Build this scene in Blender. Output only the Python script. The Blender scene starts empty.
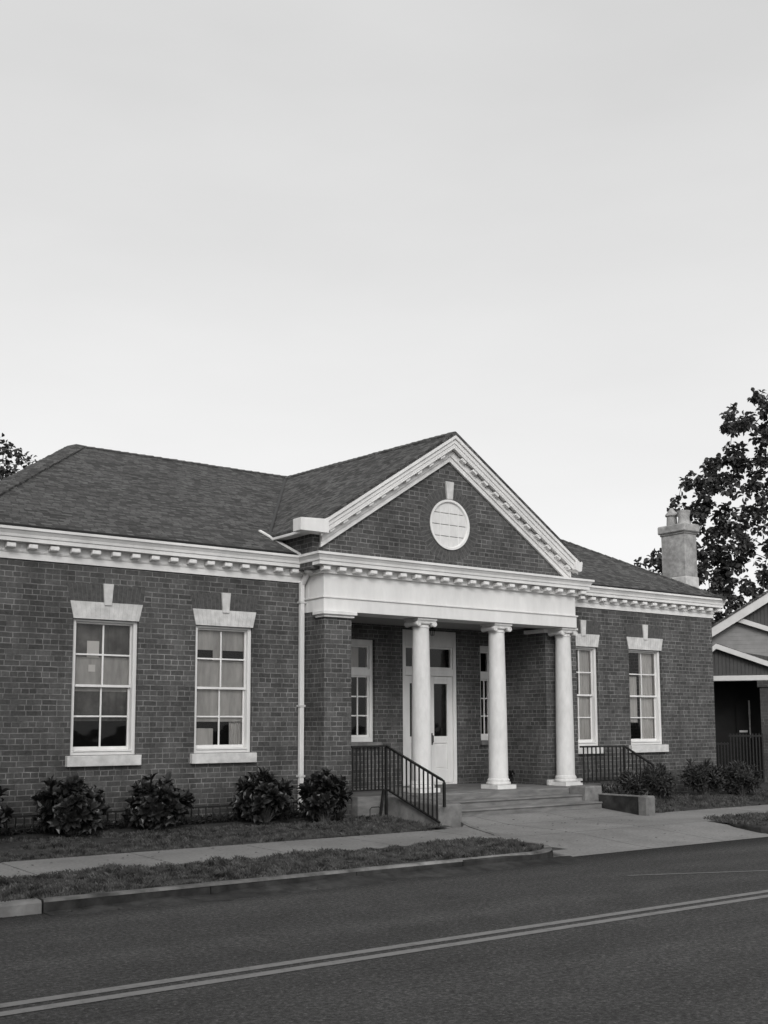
import bpy, bmesh, math, random
import numpy as np
from mathutils import Vector, Matrix, noise

random.seed(7)
S = bpy.context.scene
COL = S.collection

# ------------------------------------------------------------------ camera
YAW, PITCH, ROLL = 0.6312056, 0.1126479, -0.0033336
cam_d = bpy.data.cameras.new("camera")
cam = bpy.data.objects.new("camera", cam_d)
COL.objects.link(cam)
fw = Vector((math.sin(YAW) * math.cos(PITCH), math.cos(YAW) * math.cos(PITCH), math.sin(PITCH)))
rt = Vector((math.cos(YAW), -math.sin(YAW), 0))
up = rt.cross(fw)
r2 = rt * math.cos(ROLL) + up * math.sin(ROLL)
u2 = up * math.cos(ROLL) - rt * math.sin(ROLL)
CAM = Vector((0, -15.0414, 0))
cam.matrix_world = Matrix(((r2.x, u2.x, -fw.x, CAM.x), (r2.y, u2.y, -fw.y, CAM.y), (r2.z, u2.z, -fw.z, CAM.z), (0, 0, 0, 1)))
cam_d.sensor_fit = 'AUTO'
cam_d.sensor_width = 36
cam_d.lens = 1105.84 * 36 / 1024
cam_d.shift_y = (600.62 - 512) / 1024
cam_d.clip_start = 0.1
cam_d.clip_end = 3000
S.camera = cam

# ------------------------------------------------------------------ sky, sun, exposure
SUN_EL, SUN_AZ = math.radians(30), math.radians(214)      # azimuth clockwise from +y
w = bpy.data.worlds.new("World")
S.world = w
w.use_nodes = True
nt = w.node_tree
nt.nodes.clear()
sky = nt.nodes.new('ShaderNodeTexSky')
sky.sky_type = 'NISHITA'
sky.sun_disc = False
sky.sun_elevation = SUN_EL
sky.sun_rotation = SUN_AZ
sky.air_density = 1.0
sky.dust_density = 4.0
bw = nt.nodes.new('ShaderNodeRGBToBW')
nt.links.new(sky.outputs[0], bw.inputs[0])
# a thin, even cloud layer: levels the sky brightness, with faint streaks
tc = nt.nodes.new('ShaderNodeTexCoord')
mp = nt.nodes.new('ShaderNodeMapping')
mp.inputs['Scale'].default_value = (1.5, 1.5, 5.0)
nt.links.new(tc.outputs['Generated'], mp.inputs[0])
nz = nt.nodes.new('ShaderNodeTexNoise')
nz.inputs['Scale'].default_value = 1.6
nz.inputs['Detail'].default_value = 6
nz.inputs['Roughness'].default_value = 0.5
nt.links.new(mp.outputs[0], nz.inputs['Vector'])
mr = nt.nodes.new('ShaderNodeMapRange')
mr.inputs['From Min'].default_value = 0.3
mr.inputs['From Max'].default_value = 0.7
mr.inputs['To Min'].default_value = 6.15
mr.inputs['To Max'].default_value = 6.85
nt.links.new(nz.outputs['Fac'], mr.inputs['Value'])
mx = nt.nodes.new('ShaderNodeMix')
mx.data_type = 'FLOAT'
mx.inputs[0].default_value = 0.52
nt.links.new(bw.outputs[0], mx.inputs[2])
sxyz = nt.nodes.new('ShaderNodeSeparateXYZ')
nt.links.new(tc.outputs['Generated'], sxyz.inputs[0])
low = nt.nodes.new('ShaderNodeMapRange')
low.interpolation_type = 'SMOOTHSTEP'
low.inputs['From Min'].default_value = 0.05
low.inputs['From Max'].default_value = 0.55
low.inputs['To Min'].default_value = 1.2
low.inputs['To Max'].default_value = 0.0
nt.links.new(sxyz.outputs['Z'], low.inputs['Value'])
addl = nt.nodes.new('ShaderNodeMath')
addl.operation = 'ADD'
nt.links.new(mr.outputs[0], addl.inputs[0])
nt.links.new(low.outputs[0], addl.inputs[1])
nt.links.new(addl.outputs[0], mx.inputs[3])
bg = nt.nodes.new('ShaderNodeBackground')
bg.inputs['Strength'].default_value = 0.15
nt.links.new(mx.outputs[0], bg.inputs['Color'])
wo = nt.nodes.new('ShaderNodeOutputWorld')
nt.links.new(bg.outputs[0], wo.inputs['Surface'])

sun_d = bpy.data.lights.new("sun", 'SUN')
sun_d.energy = 1.0
sun_d.angle = math.radians(18)
sun_d.color = (1.0, 0.985, 0.965)
sun = bpy.data.objects.new("sun", sun_d)
COL.objects.link(sun)
sdir = Vector((math.sin(SUN_AZ) * math.cos(SUN_EL), math.cos(SUN_AZ) * math.cos(SUN_EL), math.sin(SUN_EL)))
sun.rotation_euler = (-sdir).to_track_quat('-Z', 'Y').to_euler()

S.view_settings.view_transform = 'Standard'
S.view_settings.look = 'None'
S.view_settings.gamma = 1.0
S.view_settings.use_curve_mapping = False
S.view_settings.exposure = 0.15
S.render.engine = 'CYCLES'
S.cycles.max_bounces = 8
S.cycles.transparent_max_bounces = 16


# ------------------------------------------------------------------ materials
def G(v):
    return (v * 1.01, v, v * 0.985, 1)


def newmat(name):
    m = bpy.data.materials.new(name)
    m.use_nodes = True
    n = m.node_tree
    b = n.nodes['Principled BSDF']
    return m, n, b


def node(n, t, **kw):
    x = n.nodes.new(t)
    for k, v in kw.items():
        if k in x.inputs:
            x.inputs[k].default_value = v
        else:
            setattr(x, k, v)
    return x


def ramp(n, src, stops):
    r = n.nodes.new('ShaderNodeValToRGB')
    e = r.color_ramp.elements
    while len(e) < len(stops):
        e.new(0.5)
    for i, (p, v) in enumerate(stops):
        e[i].position = p
        e[i].color = G(v)
    n.links.new(src, r.inputs[0])
    return r


def noise_mat(name, lo, hi, scale, rough=0.8, detail=6, bump=0.0, bscale=None, scale2=None, k2=0.3, spec=0.3, uv=False, stretch=None):
    """grey surface: two sizes of mottling and an optional fine bump"""
    m, n, b = newmat(name)
    t = n.nodes.new('ShaderNodeTexCoord')
    src = t.outputs['UV'] if uv else t.outputs['Object']
    if stretch:
        mpp = n.nodes.new('ShaderNodeMapping')
        mpp.inputs['Scale'].default_value = stretch
        n.links.new(src, mpp.inputs[0])
        src = mpp.outputs[0]
    a = node(n, 'ShaderNodeTexNoise', Scale=scale, Detail=detail, Roughness=0.6)
    n.links.new(src, a.inputs['Vector'])
    r = ramp(n, a.outputs['Fac'], [(0.3, lo), (0.7, hi)])
    out = r.outputs[0]
    if scale2:
        a2 = node(n, 'ShaderNodeTexNoise', Scale=scale2, Detail=4.0, Roughness=0.55)
        n.links.new(src, a2.inputs['Vector'])
        r2_ = n.nodes.new('ShaderNodeMapRange')
        r2_.inputs['From Min'].default_value = 0.3
        r2_.inputs['From Max'].default_value = 0.7
        r2_.inputs['To Min'].default_value = 1 - k2
        r2_.inputs['To Max'].default_value = 1 + k2
        n.links.new(a2.outputs['Fac'], r2_.inputs['Value'])
        mm = n.nodes.new('ShaderNodeVectorMath')
        mm.operation = 'SCALE'
        n.links.new(out, mm.inputs[0])
        n.links.new(r2_.outputs[0], mm.inputs['Scale'])
        out = mm.outputs[0]
    n.links.new(out, b.inputs['Base Color'])
    b.inputs['Roughness'].default_value = rough
    b.inputs['Specular IOR Level'].default_value = spec
    if bump:
        bn = node(n, 'ShaderNodeTexNoise', Scale=bscale or scale * 4, Detail=6.0)
        n.links.new(src, bn.inputs['Vector'])
        bp = node(n, 'ShaderNodeBump', Strength=bump, Distance=0.01)
        n.links.new(bn.outputs['Fac'], bp.inputs['Height'])
        n.links.new(bp.outputs[0], b.inputs['Normal'])
    return m


def brick_mat(name, lo, hi, mortar, bwid=0.212, rowh=0.0757, ms=0.0065, squash=0.52, sqf=3, soot=0.25, swap=False, bump=0.6, weather=False):
    m, n, b = newmat(name)
    t = n.nodes.new('ShaderNodeTexCoord')
    src = t.outputs['UV']
    if swap:
        mpp = n.nodes.new('ShaderNodeMapping')
        mpp.inputs['Rotation'].default_value = (0, 0, math.pi / 2)
        n.links.new(src, mpp.inputs[0])
        src = mpp.outputs[0]
    # slightly wandering joints
    wn = node(n, 'ShaderNodeTexNoise', Scale=6.0, Detail=3.0)
    n.links.new(src, wn.inputs['Vector'])
    vm = n.nodes.new('ShaderNodeVectorMath')
    vm.operation = 'MULTIPLY_ADD'
    vm.inputs[1].default_value = (0.02, 0.014, 0)
    n.links.new(wn.outputs['Color'], vm.inputs[0])
    n.links.new(src, vm.inputs[2])
    k = n.nodes.new('ShaderNodeTexBrick')
    k.offset = 0.5
    k.squash = squash
    k.squash_frequency = sqf
    k.inputs['Color1'].default_value = (0, 0, 0, 1)
    k.inputs['Color2'].default_value = (1, 1, 1, 1)
    k.inputs['Mortar'].default_value = (0.5, 0.5, 0.5, 1)
    k.inputs['Scale'].default_value = 1.0
    k.inputs['Mortar Size'].default_value = ms
    k.inputs['Mortar Smooth'].default_value = 0.35
    k.inputs['Bias'].default_value = 0.0
    k.inputs['Brick Width'].default_value = bwid
    k.inputs['Row Height'].default_value = rowh
    n.links.new(vm.outputs[0], k.inputs['Vector'])
    f1 = node(n, 'ShaderNodeTexNoise', Scale=22.0, Detail=5.0, Roughness=0.65)
    n.links.new(src, f1.inputs['Vector'])
    f2 = node(n, 'ShaderNodeTexNoise', Scale=0.9, Detail=5.0, Roughness=0.6)
    n.links.new(src, f2.inputs['Vector'])
    # brick tone = per-brick random value blended with mottling
    mixv = n.nodes.new('ShaderNodeMix')
    mixv.data_type = 'RGBA'
    mixv.inputs[0].default_value = 0.7
    n.links.new(k.outputs['Color'], mixv.inputs[6])
    n.links.new(f1.outputs['Fac'], mixv.inputs[7])
    r = ramp(n, mixv.outputs[2], [(0.15, lo), (0.55, (lo + hi) / 2), (0.9, hi)])
    # patchy mortar: bright in places, weathered dark in others
    f3 = node(n, 'ShaderNodeTexNoise', Scale=4.5, Detail=6.0, Roughness=0.7)
    n.links.new(src, f3.inputs['Vector'])
    rm = ramp(n, f3.outputs['Fac'], [(0.34, mortar * 0.4), (0.5, mortar * 0.8), (0.7, mortar * 1.3)])
    mo = n.nodes.new('ShaderNodeMix')
    mo.data_type = 'RGBA'
    n.links.new(k.outputs['Fac'], mo.inputs[0])
    n.links.new(r.outputs[0], mo.inputs[6])
    n.links.new(rm.outputs[0], mo.inputs[7])
    rg = n.nodes.new('ShaderNodeMapRange')
    rg.inputs['From Min'].default_value = 0.3
    rg.inputs['From Max'].default_value = 0.7
    rg.inputs['To Min'].default_value = 1 - soot
    rg.inputs['To Max'].default_value = 1 + soot
    n.links.new(f2.outputs['Fac'], rg.inputs['Value'])
    sc = n.nodes.new('ShaderNodeVectorMath')
    sc.operation = 'SCALE'
    n.links.new(mo.outputs[2], sc.inputs[0])
    n.links.new(rg.outputs[0], sc.inputs['Scale'])
    final = sc.outputs[0]
    if weather:
        # rain-washed streaks, a damp foot of wall and pale salts, all broken up by noise
        ob = n.nodes.new('ShaderNodeSeparateXYZ')
        n.links.new(src, ob.inputs[0])
        sm = n.nodes.new('ShaderNodeMapping')
        sm.inputs['Scale'].default_value = (2.6, 0.22, 1)
        n.links.new(src, sm.inputs[0])
        s1 = node(n, 'ShaderNodeTexNoise', Scale=1.0, Detail=6.0, Roughness=0.65)
        n.links.new(sm.outputs[0], s1.inputs['Vector'])
        q1 = n.nodes.new('ShaderNodeMapRange')
        q1.inputs['From Min'].default_value = 0.35
        q1.inputs['From Max'].default_value = 0.65
        q1.inputs['To Min'].default_value = 0.78
        q1.inputs['To Max'].default_value = 1.18
        n.links.new(s1.outputs['Fac'], q1.inputs['Value'])
        f4 = node(n, 'ShaderNodeTexNoise', Scale=2.2, Detail=6.0, Roughness=0.7)
        n.links.new(src, f4.inputs['Vector'])
        hh = node(n, 'ShaderNodeMath', operation='MULTIPLY_ADD')
        hh.inputs[1].default_value = -0.9
        n.links.new(f4.outputs['Fac'], hh.inputs[0])
        n.links.new(ob.outputs['Y'], hh.inputs[2])
        q2 = n.nodes.new('ShaderNodeMapRange')
        q2.inputs['From Min'].default_value = -1.75
        q2.inputs['From Max'].default_value = -1.25
        q2.inputs['To Min'].default_value = 0.6
        q2.inputs['To Max'].default_value = 1.0
        n.links.new(hh.outputs[0], q2.inputs['Value'])
        pm = node(n, 'ShaderNodeMath', operation='MULTIPLY')
        n.links.new(q1.outputs[0], pm.inputs[0])
        n.links.new(q2.outputs[0], pm.inputs[1])
        s3 = n.nodes.new('ShaderNodeVectorMath')
        s3.operation = 'SCALE'
        n.links.new(final, s3.inputs[0])
        n.links.new(pm.outputs[0], s3.inputs['Scale'])
        salt = n.nodes.new('ShaderNodeMapRange')
        salt.inputs['From Min'].default_value = 0.60
        salt.inputs['From Max'].default_value = 0.78
        salt.inputs['To Max'].default_value = 0.45
        n.links.new(f4.outputs['Fac'], salt.inputs['Value'])
        m4 = n.nodes.new('ShaderNodeMix')
        m4.data_type = 'RGBA'
        m4.inputs[7].default_value = G(0.2)
        n.links.new(salt.outputs[0], m4.inputs[0])
        n.links.new(s3.outputs[0], m4.inputs[6])
        final = m4.outputs[2]
    n.links.new(final, b.inputs['Base Color'])
    b.inputs['Roughness'].default_value = 0.85
    b.inputs['Specular IOR Level'].default_value = 0.25
    inv = node(n, 'ShaderNodeMath', operation='MULTIPLY_ADD')
    inv.inputs[1].default_value = -1.0
    n.links.new(k.outputs['Fac'], inv.inputs[0])
    n.links.new(f1.outputs['Fac'], inv.inputs[2])
    bp = node(n, 'ShaderNodeBump', Strength=bump, Distance=0.006)
    n.links.new(inv.outputs[0], bp.inputs['Height'])
    n.links.new(bp.outputs[0], b.inputs['Normal'])
    return m


def shingle_mat(name, lo, hi):
    m, n, b = newmat(name)
    t = n.nodes.new('ShaderNodeTexCoord')
    src = t.outputs['UV']
    wn = node(n, 'ShaderNodeTexNoise', Scale=3.0, Detail=3.0)
    n.links.new(src, wn.inputs['Vector'])
    vm = n.nodes.new('ShaderNodeVectorMath')
    vm.operation = 'MULTIPLY_ADD'
    vm.inputs[1].default_value = (0.05, 0.03, 0)
    n.links.new(wn.outputs['Color'], vm.inputs[0])
    n.links.new(src, vm.inputs[2])
    k = n.nodes.new('ShaderNodeTexBrick')
    k.offset = 0.37
    k.offset_frequency = 3
    k.squash = 1.6
    k.squash_frequency = 2
    k.inputs['Color1'].default_value = (0, 0, 0, 1)
    k.inputs['Color2'].default_value = (1, 1, 1, 1)
    k.inputs['Mortar'].default_value = (0, 0, 0, 1)
    k.inputs['Scale'].default_value = 1
    k.inputs['Mortar Size'].default_value = 0.008
    k.inputs['Mortar Smooth'].default_value = 0.5
    k.inputs['Brick Width'].default_value = 0.11
    k.inputs['Row Height'].default_value = 0.075
    n.links.new(vm.outputs[0], k.inputs['Vector'])
    f1 = node(n, 'ShaderNodeTexNoise', Scale=26.0, Detail=6.0, Roughness=0.85)
    mpp = n.nodes.new('ShaderNodeMapping')
    mpp.inputs['Scale'].default_value = (0.5, 1.3, 1)
    n.links.new(src, mpp.inputs[0])
    n.links.new(mpp.outputs[0], f1.inputs['Vector'])
    f2 = node(n, 'ShaderNodeTexNoise', Scale=0.7, Detail=6.0, Roughness=0.65)
    n.links.new(src, f2.inputs['Vector'])
    mixv = n.nodes.new('ShaderNodeMix')
    mixv.data_type = 'RGBA'
    mixv.inputs[0].default_value = 0.6
    n.links.new(k.outputs['Color'], mixv.inputs[6])
    n.links.new(f1.outputs['Fac'], mixv.inputs[7])
    r = ramp(n, mixv.outputs[2], [(0.15, lo), (0.5, (lo + hi) * 0.45), (0.85, hi)])
    rg = n.nodes.new('ShaderNodeMapRange')
    rg.inputs['From Min'].default_value = 0.3
    rg.inputs['From Max'].default_value = 0.7
    rg.inputs['To Min'].default_value = 0.9
    rg.inputs['To Max'].default_value = 1.12
    n.links.new(f2.outputs['Fac'], rg.inputs['Value'])
    sc = n.nodes.new('ShaderNodeVectorMath')
    sc.operation = 'SCALE'
    n.links.new(r.outputs[0], sc.inputs[0])
    n.links.new(rg.outputs[0], sc.inputs['Scale'])
    n.links.new(sc.outputs[0], b.inputs['Base Color'])
    b.inputs['Roughness'].default_value = 0.9
    b.inputs['Specular IOR Level'].default_value = 0.2
    # each course steps up towards its butt edge
    sp = n.nodes.new('ShaderNodeSeparateXYZ')
    n.links.new(vm.outputs[0], sp.inputs[0])
    dv = node(n, 'ShaderNodeMath', operation='DIVIDE')
    dv.inputs[1].default_value = 0.075
    n.links.new(sp.outputs['Y'], dv.inputs[0])
    fr = node(n, 'ShaderNodeMath', operation='FRACT')
    n.links.new(dv.outputs[0], fr.inputs[0])
    ad = node(n, 'ShaderNodeMath', operation='SUBTRACT')
    n.links.new(f1.outputs['Fac'], ad.inputs[0])
    n.links.new(fr.outputs[0], ad.inputs[1])
    bp = node(n, 'ShaderNodeBump', Strength=0.7, Distance=0.02)
    n.links.new(ad.outputs[0], bp.inputs['Height'])
    n.links.new(bp.outputs[0], b.inputs['Normal'])
    return m


def siding_mat(name, col, pitch, vertical=False):
    m, n, b = newmat(name)
    t = n.nodes.new('ShaderNodeTexCoord')
    sp = n.nodes.new('ShaderNodeSeparateXYZ')
    n.links.new(t.outputs['UV'], sp.inputs[0])
    dv = node(n, 'ShaderNodeMath', operation='DIVIDE')
    dv.inputs[1].default_value = pitch
    n.links.new(sp.outputs['X' if vertical else 'Y'], dv.inputs[0])
    fr = node(n, 'ShaderNodeMath', operation='FRACT')
    n.links.new(dv.outputs[0], fr.inputs[0])
    f1 = node(n, 'ShaderNodeTexNoise', Scale=5.0, Detail=5.0)
    n.links.new(t.outputs['UV'], f1.inputs['Vector'])
    r = ramp(n, f1.outputs['Fac'], [(0.3, col * 0.85), (0.7, col * 1.12)])
    n.links.new(r.outputs[0], b.inputs['Base Color'])
    b.inputs['Roughness'].default_value = 0.75
    st = n.nodes.new('ShaderNodeMapRange')
    if vertical:
        st.inputs['From Min'].default_value = 0.85
        st.inputs['From Max'].default_value = 0.9
    n.links.new(fr.outputs[0], st.inputs['Value'])
    bp = node(n, 'ShaderNodeBump', Strength=1.0, Distance=0.03)
    bp.invert = not vertical
    n.links.new(st.outputs[0], bp.inputs['Height'])
    n.links.new(bp.outputs[0], b.inputs['Normal'])
    return m


def glass_mat(name, ior=1.35, tint=0.85):
    m, n, b = newmat(name)
    n.nodes.remove(b)
    o = n.nodes['Material Output']
    tr = n.nodes.new('ShaderNodeBsdfTransparent')
    tr.inputs[0].default_value = G(tint)
    gl = n.nodes.new('ShaderNodeBsdfGlossy')
    gl.inputs['Roughness'].default_value = 0.02
    gl.inputs[0].default_value = G(0.9)
    fr = n.nodes.new('ShaderNodeFresnel')
    fr.inputs['IOR'].default_value = ior
    nn = node(n, 'ShaderNodeTexNoise', Scale=1.3, Detail=2.0)
    t = n.nodes.new('ShaderNodeTexCoord')
    n.links.new(t.outputs['Object'], nn.inputs['Vector'])
    bp = node(n, 'ShaderNodeBump', Strength=0.15, Distance=0.03)
    n.links.new(nn.outputs['Fac'], bp.inputs['Height'])
    n.links.new(bp.outputs[0], gl.inputs['Normal'])
    ms = n.nodes.new('ShaderNodeMixShader')
    n.links.new(fr.outputs[0], ms.inputs[0])
    n.links.new(tr.outputs[0], ms.inputs[1])
    n.links.new(gl.outputs[0], ms.inputs[2])
    n.links.new(ms.outputs[0], o.inputs['Surface'])
    return m


def leaf_mat(name, lo, hi, rough=0.4, trans=0.12, scale=5.0, spec=0.4):
    m, n, b = newmat(name)
    t = n.nodes.new('ShaderNodeTexCoord')
    a = node(n, 'ShaderNodeTexNoise', Scale=scale, Detail=4.0)
    n.links.new(t.outputs['Object'], a.inputs['Vector'])
    r = ramp(n, a.outputs['Fac'], [(0.3, lo), (0.7, hi)])
    n.links.new(r.outputs[0], b.inputs['Base Color'])
    b.inputs['Roughness'].default_value = rough
    b.inputs['Specular IOR Level'].default_value = spec
    tl = n.nodes.new('ShaderNodeBsdfTranslucent')
    n.links.new(r.outputs[0], tl.inputs[0])
    ms = n.nodes.new('ShaderNodeMixShader')
    ms.inputs[0].default_value = trans
    n.links.new(b.outputs[0], ms.inputs[1])
    n.links.new(tl.outputs[0], ms.inputs[2])
    n.links.new(ms.outputs[0], n.nodes['Material Output'].inputs['Surface'])
    return m


def asphalt_mat():
    m, n, b = newmat('asphalt')
    t = n.nodes.new('ShaderNodeTexCoord')
    o = t.outputs['Object']
    a = node(n, 'ShaderNodeTexNoise', Scale=26.0, Detail=8.0, Roughness=0.9)
    n.links.new(o, a.inputs['Vector'])
    r = ramp(n, a.outputs['Fac'], [(0.34, 0.004), (0.5, 0.042), (0.66, 0.145)])
    # stains drawn out along the road and broad patches
    mpp = n.nodes.new('ShaderNodeMapping')
    mpp.inputs['Scale'].default_value = (0.16, 1.3, 1)
    n.links.new(o, mpp.inputs[0])
    s1 = node(n, 'ShaderNodeTexNoise', Scale=1.0, Detail=7.0, Roughness=0.62)
    n.links.new(mpp.outputs[0], s1.inputs['Vector'])
    g1 = n.nodes.new('ShaderNodeMapRange')
    g1.inputs['From Min'].default_value = 0.3
    g1.inputs['From Max'].default_value = 0.7
    g1.inputs['To Min'].default_value = 0.72
    g1.inputs['To Max'].default_value = 1.25
    n.links.new(s1.outputs['Fac'], g1.inputs['Value'])
    s2 = node(n, 'ShaderNodeTexNoise', Scale=2.3, Detail=5.0, Roughness=0.7)
    n.links.new(o, s2.inputs['Vector'])
    g2 = n.nodes.new('ShaderNodeMapRange')
    g2.inputs['From Min'].default_value = 0.3
    g2.inputs['From Max'].default_value = 0.7
    g2.inputs['To Min'].default_value = 0.8
    g2.inputs['To Max'].default_value = 1.18
    n.links.new(s2.outputs['Fac'], g2.inputs['Value'])
    mu = node(n, 'ShaderNodeMath', operation='MULTIPLY')
    n.links.new(g1.outputs[0], mu.inputs[0])
    n.links.new(g2.outputs[0], mu.inputs[1])
    sc = n.nodes.new('ShaderNodeVectorMath')
    sc.operation = 'SCALE'
    n.links.new(r.outputs[0], sc.inputs[0])
    n.links.new(mu.outputs[0], sc.inputs['Scale'])
    # dirty gutter strip along the kerb, ragged, and two darker wheel tracks
    yy = n.nodes.new('ShaderNodeSeparateXYZ')
    n.links.new(o, yy.inputs[0])
    wob = node(n, 'ShaderNodeMath', operation='MULTIPLY_ADD')
    wob.inputs[1].default_value = 0.7
    n.links.new(s2.outputs['Fac'], wob.inputs[0])
    n.links.new(yy.outputs['Y'], wob.inputs[2])
    crv = n.nodes.new('ShaderNodeValToRGB')
    er = crv.color_ramp.elements
    for pos_, v_ in ((0.12, 1.0), (0.2, .86), (0.3, 1.0), (0.42, 1.04), (0.52, .88), (0.62, 1.0), (0.78, 1.0), (0.84, 0.6), (0.92, 0.32)):
        e_ = er.new(pos_)
        e_.color = (v_, v_, v_, 1)
    er[0].color = (1, 1, 1, 1)
    er[-1].color = (0.3, 0.3, 0.3, 1)
    mry = n.nodes.new('ShaderNodeMapRange')
    mry.inputs['From Min'].default_value = -8.6
    mry.inputs['From Max'].default_value = -4.6
    n.links.new(wob.outputs[0], mry.inputs['Value'])
    n.links.new(mry.outputs[0], crv.inputs[0])
    tk = node(n, 'ShaderNodeMix')
    tk.data_type = 'RGBA'
    tk.blend_type = 'MULTIPLY'
    tk.inputs[0].default_value = 1.0
    n.links.new(sc.outputs[0], tk.inputs[6])
    n.links.new(crv.outputs[0], tk.inputs[7])
    # stray pale chippings
    v = node(n, 'ShaderNodeTexVoronoi', Scale=14.0)
    n.links.new(o, v.inputs['Vector'])
    lt = node(n, 'ShaderNodeMath', operation='LESS_THAN')
    lt.inputs[1].default_value = 0.11
    n.links.new(v.outputs['Distance'], lt.inputs[0])
    mk = node(n, 'ShaderNodeMath', operation='MULTIPLY')
    mk.inputs[1].default_value = 0.45
    n.links.new(lt.outputs[0], mk.inputs[0])
    mi = n.nodes.new('ShaderNodeMix')
    mi.data_type = 'RGBA'
    mi.inputs[7].default_value = G(0.2)
    n.links.new(mk.outputs[0], mi.inputs[0])
    n.links.new(tk.outputs[2], mi.inputs[6])
    n.links.new(mi.outputs[2], b.inputs['Base Color'])
    dn = n.nodes.new('ShaderNodeVectorMath')
    dn.operation = 'MULTIPLY_ADD'
    dn.inputs[1].default_value = (1.1, 1.1, 0)
    n.links.new(s2.outputs['Color'], dn.inputs[0])
    n.links.new(o, dn.inputs[2])
    vc = node(n, 'ShaderNodeTexVoronoi', Scale=0.33)
    vc.feature = 'DISTANCE_TO_EDGE'
    n.links.new(dn.outputs[0], vc.inputs['Vector'])
    ck_ = n.nodes.new('ShaderNodeMapRange')
    ck_.inputs['From Min'].default_value = 0.002
    ck_.inputs['From Max'].default_value = 0.007
    ck_.inputs['To Min'].default_value = 0.55
    ck_.inputs['To Max'].default_value = 0.0
    n.links.new(vc.outputs['Distance'], ck_.inputs['Value'])
    gap = n.nodes.new('ShaderNodeMapRange')
    gap.inputs['From Min'].default_value = 0.48
    gap.inputs['From Max'].default_value = 0.58
    n.links.new(s1.outputs['Fac'], gap.inputs['Value'])
    cg = node(n, 'ShaderNodeMath', operation='MULTIPLY')
    n.links.new(ck_.outputs[0], cg.inputs[0])
    n.links.new(gap.outputs[0], cg.inputs[1])
    cm = n.nodes.new('ShaderNodeMix')
    cm.data_type = 'RGBA'
    cm.inputs[7].default_value = G(0.012)
    n.links.new(cg.outputs[0], cm.inputs[0])
    n.links.new(mi.outputs[2], cm.inputs[6])
    n.links.new(cm.outputs[2], b.inputs['Base Color'])
    b.inputs['Roughness'].default_value = 0.88
    b.inputs['Specular IOR Level'].default_value = 0.25
    bp = node(n, 'ShaderNodeBump', Strength=0.5, Distance=0.012)
    n.links.new(a.outputs['Fac'], bp.inputs['Height'])
    n.links.new(bp.outputs[0], b.inputs['Normal'])
    return m


def worn_paint_mat(name, col, under, cut=0.45):
    m, n, b = newmat(name)
    t = n.nodes.new('ShaderNodeTexCoord')
    a = node(n, 'ShaderNodeTexNoise', Scale=9.0, Detail=9.0, Roughness=0.85)
    n.links.new(t.outputs['Object'], a.inputs['Vector'])
    r = ramp(n, a.outputs['Fac'], [(cut - 0.12, under), (cut + 0.08, col)])
    n.links.new(r.outputs[0], b.inputs['Base Color'])
    b.inputs['Roughness'].default_value = 0.8
    return m


M = {}
M['brick'] = brick_mat('brick', 0.028, 0.128, 0.2, ms=0.0075, weather=True)
M['soldier'] = brick_mat('soldier_brick', 0.03, 0.08, 0.1, bwid=0.212, rowh=0.0757, swap=True)
M['brick_plain'] = noise_mat('brick_voussoir', 0.04, 0.1, 16, 0.85, bump=0.3)
M['mortar'] = noise_mat('mortar', 0.09, 0.14, 20, 0.9)
M['white'] = noise_mat('white_paint', 0.64, 0.74, 6, 0.6, bump=0.08, bscale=30, scale2=1.3, k2=0.09, stretch=(1, 1, 0.35))
M['white_old'] = noise_mat('white_masonry_paint', 0.58, 0.68, 14, 0.75, detail=8, bump=0.3, bscale=60, scale2=2.5, k2=0.09, stretch=(1, 1, 0.4))
M['white_stone'] = noise_mat('white_stone', 0.46, 0.62, 8, 0.8, bump=0.25, bscale=50, scale2=2, k2=0.1)
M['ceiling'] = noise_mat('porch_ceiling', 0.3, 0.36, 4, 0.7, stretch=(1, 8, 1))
M['concrete'] = noise_mat('concrete', 0.15, 0.225, 26, 0.9, detail=8, bump=0.3, bscale=60, scale2=1.1, k2=0.2)
M['concrete_old'] = noise_mat('old_concrete', 0.11, 0.19, 9, 0.9, detail=8, bump=0.4, bscale=40, scale2=2.0, k2=0.3)
M['kerb'] = noise_mat('kerb_concrete', 0.008, 0.045, 5, 0.9, bump=0.4, bscale=30, scale2=1.5, k2=0.4)  # dark tone puts the kerb face's shade into the colour, with stains
M['kerb_top'] = noise_mat('lit_worn_kerb_top', 0.03, 0.2, 3.5, 0.9, bump=0.4, bscale=30, scale2=1.0, k2=0.5)  # paler tone paints the kerb's lit top edge, with wear
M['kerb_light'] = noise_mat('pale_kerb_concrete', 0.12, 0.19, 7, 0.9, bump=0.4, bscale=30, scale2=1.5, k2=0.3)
M['step'] = noise_mat('step_concrete', 0.11, 0.19, 7, 0.9, bump=0.3, bscale=30, scale2=1.8, k2=0.3, stretch=(0.5, 1, 2))
M['asphalt'] = asphalt_mat()
M['line'] = worn_paint_mat('worn_line_paint', 0.175, 0.06, 0.43)
M['line_faint'] = worn_paint_mat('faded_line_paint', 0.12, 0.05, 0.47)
M['roof'] = shingle_mat('roof_shingle', 0.008, 0.165)
M['iron'] = noise_mat('black_iron', 0.008, 0.016, 12, 0.5)
M['glass'] = glass_mat('window_glass', 1.45, 0.86)
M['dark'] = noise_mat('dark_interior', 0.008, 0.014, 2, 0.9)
M['soil'] = noise_mat('soil', 0.015, 0.04, 9, 0.95, bump=0.6, bscale=25)
M['silt'] = noise_mat('gutter_silt', 0.010, 0.045, 5, 0.95, detail=8, bump=0.5, bscale=40, scale2=1.6, k2=0.5)
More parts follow.
